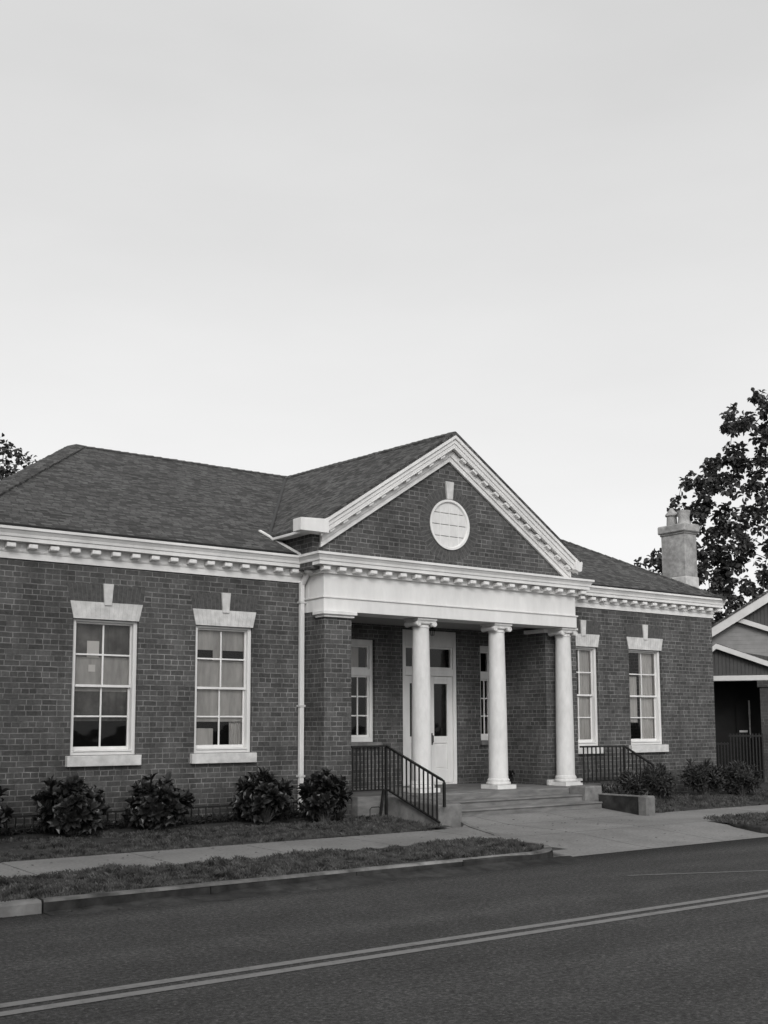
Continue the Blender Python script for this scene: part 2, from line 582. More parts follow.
M['turf'] = noise_mat('turf', 0.02, 0.05, 14, 0.95, bump=0.8, bscale=60, scale2=1.3, k2=0.3)
M['grass'] = leaf_mat('grass_blade', 0.01, 0.14, 0.7, 0.2, 7.0, 0.25)
M['earth'] = noise_mat('earth', 0.03, 0.06, 0.6, 0.95, scale2=0.1, k2=0.2)
M['shrub'] = leaf_mat('shrub_leaf', 0.006, 0.028, 0.36, 0.06, 7.0, 0.45)
M['shrub_r'] = leaf_mat('fine_shrub_leaf', 0.018, 0.045, 0.5, 0.1, 4.0, 0.3)
M['treeleaf'] = leaf_mat('tree_leaf', 0.03, 0.075, 0.55, 0.12, 0.6, 0.25)
M['bark'] = noise_mat('bark', 0.03, 0.07, 8, 0.95, bump=0.6, bscale=20, stretch=(3, 3, 0.6))
M['stem'] = noise_mat('shrub_stem', 0.05, 0.1, 20, 0.9)
M['stucco'] = noise_mat('chimney_stucco', 0.22, 0.4, 9, 0.9, detail=9, bump=0.8, bscale=30, scale2=2.6, k2=0.25)
M['blind'] = noise_mat('window_blind', 0.36, 0.55, 2.5, 0.8, scale2=7, k2=0.12, stretch=(2.5, 1, 0.6))
M['blind_dark'] = noise_mat('dark_blind', 0.04, 0.2, 2.6, 0.8, scale2=6, k2=0.25)
M['drape'] = noise_mat('drape_cloth', 0.5, 0.66, 6, 0.85, stretch=(4, 4, 0.5))
M['paper'] = noise_mat('paper', 0.72, 0.8, 6, 0.7)
M['clap'] = siding_mat('clapboard', 0.2, 0.11)
M['batten'] = siding_mat('board_and_batten', 0.055, 0.09, True)
M['nb_brick'] = brick_mat('neighbour_brick', 0.025, 0.075, 0.09)
M['nb_white'] = noise_mat('neighbour_trim', 0.5, 0.6, 4, 0.6)
M['brass'] = noise_mat('dull_metal', 0.06, 0.1, 10, 0.4)

# ------------------------------------------------------------------ object helpers
LOC = {}      # world position of each thing's base


class MB:
    def __init__(s):
        s.v, s.f = [], []

    def add(s, vs, fs):
        o = len(s.v)
        s.v += [tuple(p) for p in vs]
        s.f += [tuple(i + o for i in f) for f in fs]

    def box(s, x0, x1, y0, y1, z0, z1):
        s.add([(x0, y0, z0), (x1, y0, z0), (x1, y1, z0), (x0, y1, z0), (x0, y0, z1), (x1, y0, z1), (x1, y1, z1), (x0, y1, z1)],
              [(0, 3, 2, 1), (4, 5, 6, 7), (0, 1, 5, 4), (1, 2, 6, 5), (2, 3, 7, 6), (3, 0, 4, 7)])
        return s

    def sheet_y(s, x0, x1, y, z0, z1):
        s.add([(x0, y, z0), (x1, y, z0), (x1, y, z1), (x0, y, z1)], [(0, 1, 2, 3)])
        return s

    def prism_y(s, poly, y0, y1):
        """poly: (x, z) anticlockwise seen from -y"""
        n = len(poly)
        s.add([(x, y0, z) for x, z in poly] + [(x, y1, z) for x, z in poly],
              [tuple(range(n)), tuple(range(2 * n - 1, n - 1, -1))] + [(i, n + i, n + (i + 1) % n, (i + 1) % n) for i in range(n)])
        return s

    def prism_x(s, poly, x0, x1):
        """poly: (y, z) anticlockwise seen from +x"""
        n = len(poly)
        s.add([(x1, y, z) for y, z in poly] + [(x0, y, z) for y, z in poly],
              [tuple(range(n)), tuple(range(2 * n - 1, n - 1, -1))] + [(i, n + i, n + (i + 1) % n, (i + 1) % n) for i in range(n)])
        return s

    def prism_z(s, poly, z0, z1):
        n = len(poly)
        s.add([(x, y, z1) for x, y in poly] + [(x, y, z0) for x, y in poly],
              [tuple(range(n)), tuple(range(2 * n - 1, n - 1, -1))] + [(i, n + i, n + (i + 1) % n, (i + 1) % n) for i in range(n)])
        return s

    def lathe(s, prof, cx, cy, n=28):
        vs, fs = [], []
        for r, z in prof:
            for i in range(n):
                a = 2 * math.pi * i / n
                vs.append((cx + r * math.cos(a), cy + r * math.sin(a), z))
        for j in range(len(prof) - 1):
            for i in range(n):
                k = (i + 1) % n
                fs.append((j * n + i, j * n + k, (j + 1) * n + k, (j + 1) * n + i))
        fs.append(tuple(range(n - 1, -1, -1)))
        fs.append(tuple((len(prof) - 1) * n + i for i in range(n)))
        s.add(vs, fs)
        return s

    def tube(s, pts, r, n=8, r1=None):
        pts = [Vector(p) for p in pts]
        vs, fs = [], []
        m = len(pts)
        ref = None
        for j, p in enumerate(pts):
            d = (pts[min(j + 1, m - 1)] - pts[max(j - 1, 0)]).normalized()
            if ref is None:
                ref = Vector((0, 0, 1)) if abs(d.z) < 0.9 else Vector((1, 0, 0))
            a = d.cross(ref).normalized()
            b_ = a.cross(d)
            ref = b_
            rr = r if r1 is None else r + (r1 - r) * j / (m - 1)
            for i in range(n):
                t = 2 * math.pi * (i + 0.5) / n
                vs.append(p + a * (rr * math.cos(t)) + b_ * (rr * math.sin(t)))
        for j in range(m - 1):
            for i in range(n):
                k = (i + 1) % n
                fs.append((j * n + i, (j + 1) * n + i, (j + 1) * n + k, j * n + k))
        fs.append(tuple(range(n)))
        fs.append(tuple((m - 1) * n + i for i in range(n - 1, -1, -1)))
        s.add(vs, fs)
        return s

    def bar(s, a, b, w, h):
        """rectangular bar from a to b, width w sideways and h in the upright direction"""
        a, b = Vector(a), Vector(b)
        d = (b - a).normalized()
        ref = Vector((0, 0, 1)) if abs(d.z) < 0.95 else Vector((0, 1, 0))
        sx = d.cross(ref).normalized() * (w / 2)
        sz = sx.cross(d).normalized() * (h / 2)
        vs = [a - sx - sz, a + sx - sz, a + sx + sz, a - sx + sz, b - sx - sz, b + sx - sz, b + sx + sz, b - sx + sz]
        s.add(vs, [(0, 1, 2, 3), (7, 6, 5, 4), (1, 0, 4, 5), (2, 1, 5, 6), (3, 2, 6, 7), (0, 3, 7, 4)])
        return s


def put_uv(me):
    uv = me.uv_layers.new(name='UVMap')
    Z = Vector((0, 0, 1))
    for p in me.polygons:
        nrm = p.normal
        if abs(nrm.z) < 0.95:
            u = Z.cross(nrm).normalized()
        else:
            u = Vector((1, 0, 0))
        vv = nrm.cross(u)
        for li in p.loop_indices:
            co = me.vertices[me.loops[li].vertex_index].co + put_uv.off
            uv.data[li].uv = (co.dot(u), co.dot(vv))


put_uv.off = Vector((0, 0, 0))


def build(name, mb, mat, parent=None, smooth=False, bevel=0.0, uv=True, label=None):
    L = LOC.get(parent, Vector((0, 0, 0))) if parent else Vector((0, 0, 0))
    me = bpy.data.meshes.new(name)
    me.from_pydata([(x - L.x, y - L.y, z - L.z) for x, y, z in mb.v], [], mb.f)
    me.materials.append(mat)
    me.update()
    if bevel:
        bm = bmesh.new()
        bm.from_mesh(me)
        bmesh.ops.remove_doubles(bm, verts=bm.verts, dist=1e-5)
        ed = [e for e in bm.edges if len(e.link_faces) == 2 and e.calc_face_angle(0) > 0.5]
        try:
            bmesh.ops.bevel(bm, geom=ed, offset=bevel, segments=1, affect='EDGES', clamp_overlap=True)
        except Exception:
            pass
        bm.to_mesh(me)
        bm.free()
        me.update()
    if uv:
        put_uv.off = L
        put_uv(me)
    if smooth:
        for p in me.polygons:
            p.use_smooth = True
        try:
            me.set_sharp_from_angle(angle=math.radians(40))
        except Exception:
            pass
    o = bpy.data.objects.new(name, me)
    COL.objects.link(o)
    if parent:
        o.parent = parent
        LOC[o] = L
    else:
        LOC[o] = Vector((0, 0, 0))
    if label:
        o['label'] = label
    return o


def thing(name, label, cat, loc, group=None):
    o = bpy.data.objects.new(name, None)
    o.empty_display_size = 0.2
    COL.objects.link(o)
    o.location = loc
    LOC[o] = Vector(loc)
    o['label'] = label
    o['category'] = cat
    if group:
        o['group'] = group
    return o


def tag(o, label, cat, group=None, kind=None):
    if label:
        o['label'] = label
    if cat:
        o['category'] = cat
    if group:
        o['group'] = group
    if kind:
        o['kind'] = kind
    return o


def struct(name, mb, mat, **kw):
    o = build(name, mb, mat, **kw)
    o['kind'] = 'structure'
    return o


def copy_tree(o, parent=None):
    c = o.copy()
    COL.objects.link(c)
    if parent:
        c.parent = parent
    for ch in o.children:
        copy_tree(ch, c)
    return c


def interp(x, pts):
    if x <= pts[0][0]:
        return pts[0][1]
    for (a, va), (b, vb) in zip(pts, pts[1:]):
        if x <= b:
            return va + (vb - va) * (x - a) / (b - a)
    return pts[-1][1]


# ------------------------------------------------------------------ ground, road, walks
ROAD = -1.615


def h_ground(y):
    """level of the pavings and lawns, from the road up to the building"""
    return interp(y, [(-5.3, -1.505), (-3.7, -1.5), (-2.43, -1.49), (-0.7, -1.415), (0.0, -1.40)])


def h_apron(y):
    return interp(y, [(-5.2, -1.609), (-4.9, -1.592), (-3.9, -1.515), (-3.3, -1.497), (-2.4, -1.488), (-1.6, -1.42), (0, -1.41)])


def sheet(xs, ys, hf, clip=None):
    mb = MB()
    nx = len(xs)
    mb.v = [(x, y, hf(x, y)) for y in ys for x in xs]
    for j in range(len(ys) - 1):
        for i in range(nx - 1):
            if clip and not clip((xs[i] + xs[i + 1]) / 2, (ys[j] + ys[j + 1]) / 2):
                continue
            mb.f.append((j * nx + i, j * nx + i + 1, (j + 1) * nx + i + 1, (j + 1) * nx + i))
    return mb


def lin(a, b, n):
    return [a + (b - a) * i / n for i in range(n + 1)]


gb = MB()
gb.add([(-900, -900, -1.66), (900, -900, -1.66), (900, 900, -1.66), (-900, 900, -1.66)], [(0, 1, 2, 3)])
struct('ground', gb, M['earth'])
struct('road', sheet(lin(-120, 160, 60), lin(-13.0, -4.4, 12), lambda x, y: ROAD), M['asphalt'])
lines = []
for yc in (-8.345, -8.535):
    lb = sheet(lin(-120, 160, 40), [yc - 0.05, yc + 0.05], lambda x, y: ROAD + 0.004)
    tag(struct('road_line', lb, M['line']), None, None)
lb = MB()
lb.add([(9.3, -6.727, ROAD + .004), (9.28, -6.787, ROAD + .004), (13.2, -8.484, ROAD + .004), (13.22, -8.424, ROAD + .004)], [(0, 1, 2, 3)])
struct('faded_road_line', lb, M['line_faint'])
# far side walk, where the camera stands
fb = MB()
fb.box(-120, 160, -18, -13.0, -1.7, -1.49)
struct('pavement', fb, M['concrete'])

# sidewalk slabs with open joints
sw = MB()


def slab(mb, x0, x1, y0, y1, hf, nx=2, ny=4, th=0.12):
    xs, ys = lin(x0, x1, nx), lin(y0, y1, ny)
    m = sheet(xs, ys, lambda x, y: hf(y))
    mb.add(m.v, m.f)
    for (a, b) in (((x0, y0), (x1, y0)), ((x1, y0), (x1, y1)), ((x1, y1), (x0, y1)), ((x0, y1), (x0, y0))):
        mb.add([(a[0], a[1], hf(a[1])), (a[0], a[1], hf(a[1]) - th), (b[0], b[1], hf(b[1]) - th), (b[0], b[1], hf(b[1]))], [(0, 1, 2, 3)])


x = 10.0
while x > -45:
    slab(sw, x - 1.497, x, -3.715, -2.44, h_ground)
    x -= 1.52
x = 15.2
while x < 70:
    slab(sw, x, x + 1.497, -3.47, -2.36, h_ground)
    x += 1.52
struct('sidewalk', sw, M['concrete'])
# dark seam below the open joints
jb = MB()
jb.box(-45, 9.99, -3.71, -2.45, -1.62, -1.512)
jb.box(15.2, 70, -3.46, -2.37, -1.62, -1.512)
struct('sidewalk_bed', jb, M['soil'])

# front walk and driveway apron, cast in bays
ap = MB()


def apron_edge_left(y):
    return interp(y, [(-5.2, 9.75), (-4.9, 9.98), (-4.4, 10.08), (-3.72, 10.01), (-2.44, 10.01), (-2.43, 10.62), (-2.1, 10.95), (-1.6, 10.95)])


def apron_edge_right(y):
    return interp(y, [(-5.2, 14.25), (-4.9, 14.33), (-4.4, 14.42), (-3.5, 15.0), (-3.46, 15.2), (-2.36, 15.2), (-2.35, 14.68), (-1.6, 14.68)])


def apron_bay(k, y0, y1):
    ys = lin(y0, y1, 8)
    o = len(ap.v)
    for y in ys:
        a, b = apron_edge_left(y), apron_edge_right(y)
        cuts = [a, 11.55, 13.05, b]
        a, b = cuts[k] + (0.006 if k else 0), cuts[k + 1] - (0.006 if k < 2 else 0)
        for u in lin(0, 1, 4):
            ap.v.append((a + (b - a) * u, y, h_apron(y)))
    n = 5
    for j in range(8):
        for i in range(4):
            ap.f.append((o + j * n + i, o + j * n + i + 1, o + (j + 1) * n + i + 1, o + (j + 1) * n + i))


for (y0, y1) in ((-5.2, -3.72), (-3.71, -2.445), (-2.435, -1.6)):
    for k in range(3):
        apron_bay(k, y0, y1)
struct('driveway', ap, M['concrete'])
ab = MB()
ys_ = lin(-5.2, -1.6, 24)
for y in ys_:
    ab.v += [(apron_edge_left(y) - 0.0, y, h_apron(y) - 0.012), (apron_edge_right(y), y, h_apron(y) - 0.012)]
for j in range(len(ys_) - 1):
    ab.f.append((2 * j, 2 * j + 1, 2 * j + 3, 2 * j + 2))
struct('driveway_bed', ab, M['soil'])
# pale edging strip from the step block out across the walk
eb_ = MB()
for k in range(10):
    a = (10.97 - 0.62 * k / 10, -2.03 - 1.45 * k / 10)
    b = (10.97 - 0.62 * (k + 1) / 10, -2.03 - 1.45 * (k + 1) / 10)
    za, zb = max(h_apron(a[1]), h_ground(a[1])) + 0.012, max(h_apron(b[1]), h_ground(b[1])) + 0.012
    eb_.add([(a[0] - .04, a[1], za), (a[0] + .04, a[1], za), (b[0] + .04, b[1], zb), (b[0] - .04, b[1], zb),
             (a[0] - .04, a[1], za - .1), (a[0] + .04, a[1], za - .1), (b[0] + .04, b[1], zb - .1), (b[0] - .04, b[1], zb - .1)],
            [(0, 3, 2, 1), (0, 1, 5, 4), (1, 2, 6, 5), (2, 3, 7, 6), (3, 0, 4, 7)])
struct('walk_edging', eb_, M['kerb_light'])


def sweep(path, prof, closed_prof=True):
    """sweep an (offset to the right of travel, z) profile along a plan path with mitred corners"""
    P = [Vector((p[0], p[1])) for p in path]
    mb = MB()
    m = len(prof)
    for i, p in enumerate(P):
        d0 = (P[i] - P[i - 1]).normalized() if i else (P[1] - P[0]).normalized()
        d1 = (P[i + 1] - P[i]).normalized() if i < len(P) - 1 else d0
        n0, n1 = Vector((d0.y, -d0.x)), Vector((d1.y, -d1.x))
        nn = (n0 + n1)
        nn = nn / max(nn.dot(n0), 1e-4)
        for d, z in prof:
            mb.v.append((p.x + nn.x * d, p.y + nn.y * d, z))
    for i in range(len(P) - 1):
        for j in range(m if closed_prof else m - 1):
            k = (j + 1) % m
            mb.f.append((i * m + j, (i + 1) * m + j, (i + 1) * m + k, i * m + k))
    if closed_prof:
        mb.f.append(tuple(range(m)))
        mb.f.append(tuple((len(P) - 1) * m + j for j in range(m - 1, -1, -1)))
    return mb


kp = [(0, -1.64), (0.075, -1.64), (0.07, -1.525), (0.055, -1.505), (-0.065, -1.5), (-0.075, -1.64)]
corner = [(9.25, -5.235)] + [(9.25 + 0.8 * math.sin(a), -5.235 + 0.8 * (1 - math.cos(a))) for a in lin(0.15, 1.45, 8)] + [(10.06, -4.2), (10.03, -3.8)]
kbx = [3.42, 5.05, 6.75, 8.2, 9.25]
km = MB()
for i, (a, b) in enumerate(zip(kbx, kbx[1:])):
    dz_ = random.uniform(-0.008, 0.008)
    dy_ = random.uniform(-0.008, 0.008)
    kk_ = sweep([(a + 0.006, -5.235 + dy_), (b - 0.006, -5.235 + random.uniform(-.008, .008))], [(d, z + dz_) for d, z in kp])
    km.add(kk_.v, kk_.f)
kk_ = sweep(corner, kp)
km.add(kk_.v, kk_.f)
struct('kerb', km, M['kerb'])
# kerb's worn top arris: lit edge and shaded face are put into their colours
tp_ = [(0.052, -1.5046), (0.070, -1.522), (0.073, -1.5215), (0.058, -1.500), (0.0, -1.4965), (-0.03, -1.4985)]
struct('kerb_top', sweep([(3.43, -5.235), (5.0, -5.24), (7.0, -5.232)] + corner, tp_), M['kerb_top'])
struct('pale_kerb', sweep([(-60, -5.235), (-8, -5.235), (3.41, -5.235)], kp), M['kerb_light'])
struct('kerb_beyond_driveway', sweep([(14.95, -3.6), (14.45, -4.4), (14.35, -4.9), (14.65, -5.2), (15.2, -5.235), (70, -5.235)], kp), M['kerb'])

# silt washed up against the kerb
gs = sheet(lin(3.43, 9.9, 160), [-5.72, -5.64, -5.56, -5.48, -5.40, -5.312],
           lambda x, y: ROAD - 0.007 + 0.013 * noise.noise((x * 1.1, y * 3.0, 4)) + 0.008 * noise.noise((x * 5, y * 7, 2)) + 0.012 * (y + 5.72) / 0.4 + max(0, (y + 5.62) / 0.308) ** 1.4 * (interp(x, [(3.4, 0.01), (6.5, 0.045), (9.5, 0.035)]) + 0.016 * noise.noise((x * 2.1, 0, 7)))
           + 0.006 * max(0, (y + 5.62) / 0.308) * noise.noise((x * 6, y * 6, 1)))
struct('gutter_silt', gs, M['silt'])

# lawns
struct('verge', sheet(lin(-60, 10.0, 90), lin(-5.18, -3.71, 8), lambda x, y: h_ground(y) + 0.012 * noise.noise((x * 1.5, y * 2, 0)) - (0.0 if x < 9.2 or y > -4.6 else 0.0) - 0.01,
                      lambda x, y: not (x > 9.2 and (x - 9.2) ** 2 + (y + 4.4) ** 2 > 0.82 ** 2 and y < -4.4)), M['turf'])
struct('lawn', sheet(lin(-60, 10.6, 90), lin(-2.44, 0.4, 14), lambda x, y: h_ground(y) + 0.02 * noise.noise((x * 0.9, y * 1.5, 3)) - 0.008,
                     lambda x, y: not (x > 10.2 and y < -2.3)), M['turf'])
struct('verge_beyond_driveway', sheet(lin(14.5, 70, 90), lin(-5.18, -3.48, 10), lambda x, y: h_ground(y) + 0.01 * noise.noise((x, y * 2, 5)) - 0.008,
                                      lambda x, y: x > interp(y, [(-5.2, 14.5), (-4.4, 14.45), (-3.48, 14.9)])), M['turf'])
struct('side_lawn', sheet(lin(14.6, 90, 90), lin(-2.37, 40, 60), lambda x, y: h_ground(y) + 0.02 * noise.noise((x * 0.9, y, 8)) - 0.008,
                          lambda x, y: not (3.9 < x < 19.7 and 0.6 < y < 9.5)), M['turf'])


def grass_blades(name, areas, seed):
    rng = np.random.default_rng(seed)
    vs, fs = [], []
    V = []
    n0 = 0
    for (x0, x1, y0, y1, dens, hgt, ok) in areas:
        n = int((x1 - x0) * (y1 - y0) * dens)
        xs = rng.uniform(x0, x1, n)
        ys = rng.uniform(y0, y1, n)
        keep = []
        for i in range(n):
            if ok and not ok(xs[i], ys[i]):
                continue
            c = noise.noise((xs[i] * 1.7, ys[i] * 1.7, 1.3))
            c2 = noise.noise((xs[i] * 5.5, ys[i] * 5.5, 4.3))
            hh = hgt * (0.7 + 1.0 * c + 1.0 * c2) * rng.uniform(0.5, 1.5)
            if hh < 0.012:
                continue
            z = h_ground(ys[i]) - 0.012
            a = rng.uniform(0, 6.283)
            wd = rng.uniform(0.003, 0.009)
            ln = hh * rng.uniform(0.2, 0.9)
            b = a + rng.uniform(-0.9, 0.9) + 1.57
            dx, dy = math.cos(a) * wd, math.sin(a) * wd
            lx, ly = math.cos(b) * ln, math.sin(b) * ln
            V += [(xs[i] - dx, ys[i] - dy, z), (xs[i] + dx, ys[i] + dy, z), (xs[i] + lx * .4 + dx * .7, ys[i] + ly * .4 + dy * .7, z + hh * .7),
                  (xs[i] + lx, ys[i] + ly, z + hh)]
    nb = len(V) // 4
    me = bpy.data.meshes.new(name)
    F = []
    for k in range(nb):
        F.append((4 * k, 4 * k + 1, 4 * k + 2, 4 * k + 3))
    me.from_pydata(V, [], F)
    me.materials.append(M['grass'])
    o = bpy.data.objects.new(name, me)
    COL.objects.link(o)
    return o


o = grass_blades('verge_grass', [(2.4, 10.04, -5.22, -3.70, 4200, 0.038, lambda x, y: not (x > 9.2 and (x - 9.2) ** 2 + (y + 4.4) ** 2 > 0.8 ** 2 and y < -4.4)),
                                 (14.3, 19, -5.2, -3.44, 2200, 0.045, lambda x, y: x > interp(y, [(-5.2, 14.42), (-4.4, 14.4), (-3.44, 14.8)]))], 3)
tag(o, 'clumpy grass on the verges between sidewalk and kerb', 'grass', None, 'stuff')
o = grass_blades('lawn_grass', [(3.2, 10.45, -2.46, -0.75, 3200, 0.036, lambda x, y: y > -2.38 + 0.06 * noise.noise((x * 4, 0, 0)) - .05 and not (x > 10.1 and y < -2.2)),
                                (14.7, 21, -2.36, -0.55, 2200, 0.045, None)], 4)
tag(o, 'short grass on the lawns in front of the brick walls', 'grass', None, 'stuff')
bed = sheet(lin(3.0, 9.9, 40), lin(-0.78, 0.0, 6), lambda x, y: h_ground(y) + 0.006 + 0.012 * noise.noise((x * 3, y * 3, 9)))
struct('planting_bed', bed, M['soil'])

# ------------------------------------------------------------------ the brick building
B = thing('brick_building', 'long one-storey dark brick building with white columned porch, pediment and hipped shingle roof', 'building', (11.8, 0, -1.42))
ZB = -1.62


def wall_front(x0, x1, z0, z1, y0, y1, holes):
    """wall slab facing -y with rectangular holes; holes: (hx0, hx1, hz0, hz1)"""
    mb = MB()
    xs = sorted({x0, x1} | {h[0] for h in holes} | {h[1] for h in holes})
    zs = sorted({z0, z1} | {h[2] for h in holes} | {h[3] for h in holes})

    def hole(a, b):
        return any(h[0] <= a <= h[1] and h[2] <= b <= h[3] for h in holes)
    for i in range(len(xs) - 1):
        for j in range(len(zs) - 1):
            if hole((xs[i] + xs[i + 1]) / 2, (zs[j] + zs[j + 1]) / 2):
                continue
            a, b, c, d = xs[i], xs[i + 1], zs[j], zs[j + 1]
            mb.add([(a, y0, c), (b, y0, c), (b, y0, d), (a, y0, d)], [(0, 1, 2, 3)])
            mb.add([(a, y1, c), (b, y1, c), (b, y1, d), (a, y1, d)], [(3, 2, 1, 0)])
    for (a, b, c, d) in holes:
        mb.add([(a, y0, c), (a, y1, c), (a, y1, d), (a, y0, d)], [(0, 1, 2, 3)])
        mb.add([(b, y0, c), (b, y1, c), (b, y1, d), (b, y0, d)], [(3, 2, 1, 0)])
        mb.add([(a, y0, c), (b, y0, c), (b, y1, c), (a, y1, c)], [(0, 1, 2, 3)])
        mb.add([(a, y0, d), (b, y0, d), (b, y1, d), (a, y1, d)], [(3, 2, 1, 0)])
    for xx, fl in ((x0, 0), (x1, 1)):
        q = [(xx, y0, z0), (xx, y1, z0), (xx, y1, z1), (xx, y0, z1)]
        mb.add(q, [(3, 2, 1, 0)] if not fl else [(0, 1, 2, 3)])
    return mb


XL, XR = 3.90, 19.76
W1, W2, W3, W4 = (5.60, 6.575), (7.49, 8.465), (15.36, 16.19), (17.085, 18.075)
WZ0, WZ1 = -0.40, 1.515
Wh = [(a, b, WZ0, WZ1) for a, b in (W1, W2)]
build('wall', wall_front(XL, 9.42, ZB, 2.45, 0, 0.3, Wh), M['brick'], B)
build('wall', wall_front(15.3, XR, ZB, 2.45, 0, 0.3, [(a, b, WZ0, WZ1) for a, b in (W3, W4)]), M['brick'], B)
mb = MB().box(XL, XL + 0.3, 0.302, 9.7, ZB, 2.45).box(XR - 0.3, XR, 0.302, 9.7, ZB, 2.45).box(XL + 0.302, XR - 0.302, 9.4, 9.7, ZB, 2.45)
build('wall', mb, M['brick'], B)
# porch back wall, with the door and its two windows
YP = 1.25
DX0, DX1, DZ1 = 12.33, 13.63, 1.78
PW = [(11.08, 11.70), (14.22, 14.60)]
PZ0, PZ1 = -0.29, 1.555
build('wall', wall_front(9.6, 15.0, ZB, 2.45, YP, YP + 0.3, [(DX0, DX1, -1.10, DZ1)] + [(a, b, PZ0, PZ1) for a, b in PW]), M['brick'], B)
# left flank and corner pier, right flank
build('pier', MB().box(9.40, 9.915, -0.595, 0.0, ZB, 1.794).box(9.422, 9.95, 0.0, YP - 0.002, ZB, 1.795), M['brick'], B)
build('pier', MB().box(14.62, 15.43, -0.15, -0.0015, ZB, 1.72).box(14.62, 15.298, -0.0012, 0.40, ZB, 1.72), M['brick'], B)
build('wall', MB().box(14.62, 15.298, 0.402, YP - 0.002, ZB, 1.835), M['brick'], B)
cb = MB()
cb.box(9.33, 9.97, -0.69, -0.36, 1.735, 1.793)
cb.box(9.365, 9.94, -0.65, -0.38, 1.695, 1.734)
build('pier_cap', cb, M['white'], B, bevel=0.006)
cb = MB()
cb.box(14.55, 15.0, -0.19, 0.36, 1.722, 1.79)
build('pier_cap', cb, M['white'], B, bevel=0.006)
cb = MB()
cb.box(14.58, 15.47, -0.21, -0.152, -1.1, -1.0)
build('pier_base', cb, M['white_stone'], B, bevel=0.006)

# porch floor, steps and side blocks
fl = MB()
fl.box(9.955, 15.30, -0.72, YP - 0.004, ZB, -1.10)
fl.box(10.95, 14.70, -0.95, -0.7205, ZB, -1.103)
build('porch_floor', fl, M['step'], B, bevel=0.012)
for (y, z) in ((-1.30, -1.205), (-1.65, -1.312)):
    st = MB()
    st.prism_x([(y, z - 0.03), (y + 0.02, z - 0.032), (y + 0.02, ZB), (-0.94 + (0.0 if y > -1.4 else -0.33), ZB), (-0.94 + (0.0 if y > -1.4 else -0.33), z), (y, z)], 10.955, 14.33 if y > -1.4 else 14.50)
    build('step', st, M['step'], B, bevel=0.01)
ck = MB()
ck.prism_x([(-2.05, ZB), (-0.725, ZB), (-0.725, -1.125), (-1.6, -1.15), (-2.05, -1.175)], 10.50, 10.948)
build('step_block', ck, M['concrete_old'], B, bevel=0.015)
ck = MB()
ck.box(14.34, 14.76, -1.36, -0.955, ZB, -1.065)
build('step_block', ck, M['concrete_old'], B, bevel=0.02)
sl = MB()
sl.box(15.322, 16.1, -0.95, -0.003, ZB, -1.115)
sl.box(16.102, 16.45, -0.95, -0.003, ZB, -1.22)
sl.box(16.452, 16.8, -0.95, -0.003, ZB, -1.33)
build('side_landing', sl, M['step'], B, bevel=0.01)

# entablature and porch ceiling
en = MB()
en.box(9.39, 15.0, -0.60, -0.13, 1.795, 2.02)
en.box(9.40, 14.99, -0.585, -0.14, 2.0205, 2.46)
en.box(9.39, 9.96, -0.1295, -0.002, 1.797, 2.02)
en.box(9.40, 9.95, -0.1395, -0.002, 2.0205, 2.46)
build('entablature', en, M['white'], B, bevel=0.004)
fi = sweep([(9.39, -0.005), (9.39, -0.60), (15.0, -0.60), (15.0, -0.20)], [(0.0, 2.0), (0.022, 2.005), (0.022, 2.024), (0, 2.03), (-0.01, 2.03), (-0.01, 2.0)])
build('entablature_moulding', fi, M['white'], B)
ce = MB()
ce.box(9.955, 15.28, -0.1285, YP - 0.003, 1.838, 1.93)
build('porch_ceiling', ce, M['ceiling'], B)
# return of the wall over the right flank, up to the cornice
build('wall', MB().box(15.002, 15.43, -0.148, -0.002, 1.722, 2.45), M['brick'], B)

# ---- cornice: crown, bed boards and modillions
CP = [(XL, 9.7), (XL, 0), (9.39, 0), (9.39, -0.585), (15.0, -0.585), (15.0, 0), (XR, 0), (XR, 9.7)]
crown = [(0.0, 2.385), (0.05, 2.388), (0.05, 2.498), (0.185, 2.502), (0.185, 2.555), (0.20, 2.562), (0.207, 2.60), (0.235, 2.645), (0.252, 2.652), (0.252, 2.69), (-0.05, 2.695), (-0.05, 2.385)]
cor = build('cornice', sweep(CP, crown), M['white'], B)
fb_ = [(-0.02, 2.282), (0.03, 2.282), (0.032, 2.37), (0.045, 2.375), (0.045, 2.3845), (-0.02, 2.3845)]
build('frieze_board', sweep([(XL, 9.7), (XL, 0), (9.385, 0)], fb_), M['white'], B)
build('frieze_board', sweep([(15.30, 0), (XR, 0), (XR, 9.7)], fb_), M['white'], B)
mo = MB()
mo.prism_x([(-0.135, 0.028), (-0.125, 0.012), (-0.06, 0.004), (0.0, -0.004), (0.0, 0.086), (-0.135, 0.086)], -0.075, 0.075)
mod0 = build('modillion', mo, M['white'], cor, bevel=0.004)
mod0.location = (0, 0, 0)
# mesh was shifted into the building's frame: undo so copies can be placed directly
for v in mod0.data.vertices:
    v.co += LOC[B]
used0 = False


def place_mod(x, y, z, rz=0.0, ry=0.0, parent=None, sc_=0.82):
    global used0
    if not used0:
        m_ = mod0
        used0 = True
    else:
        m_ = mod0.copy()
        COL.objects.link(m_)
        m_.parent = parent or cor
    m_.location = Vector((x, y, z)) - LOC[B]
    m_.scale = (sc_, sc_, sc_)
    m_.rotation_euler = (0, ry, rz)
    return m_


SPM = 0.30
x = 4.05
while x < 9.3:
    place_mod(x, -0.05, 2.41)
    x += SPM
x = 9.36
while x < 15.2:
    place_mod(x, -0.635, 2.41)
    x += SPM
for y in (-0.33, -0.09):
    place_mod(9.34, y, 2.41, -math.pi / 2)
x = 15.35
while x < 19.9:
    place_mod(x, -0.05, 2.41)
    x += SPM
for k in range(5):
    place_mod(XR + 0.05, 0.1 + k * SPM, 2.41, math.pi / 2)

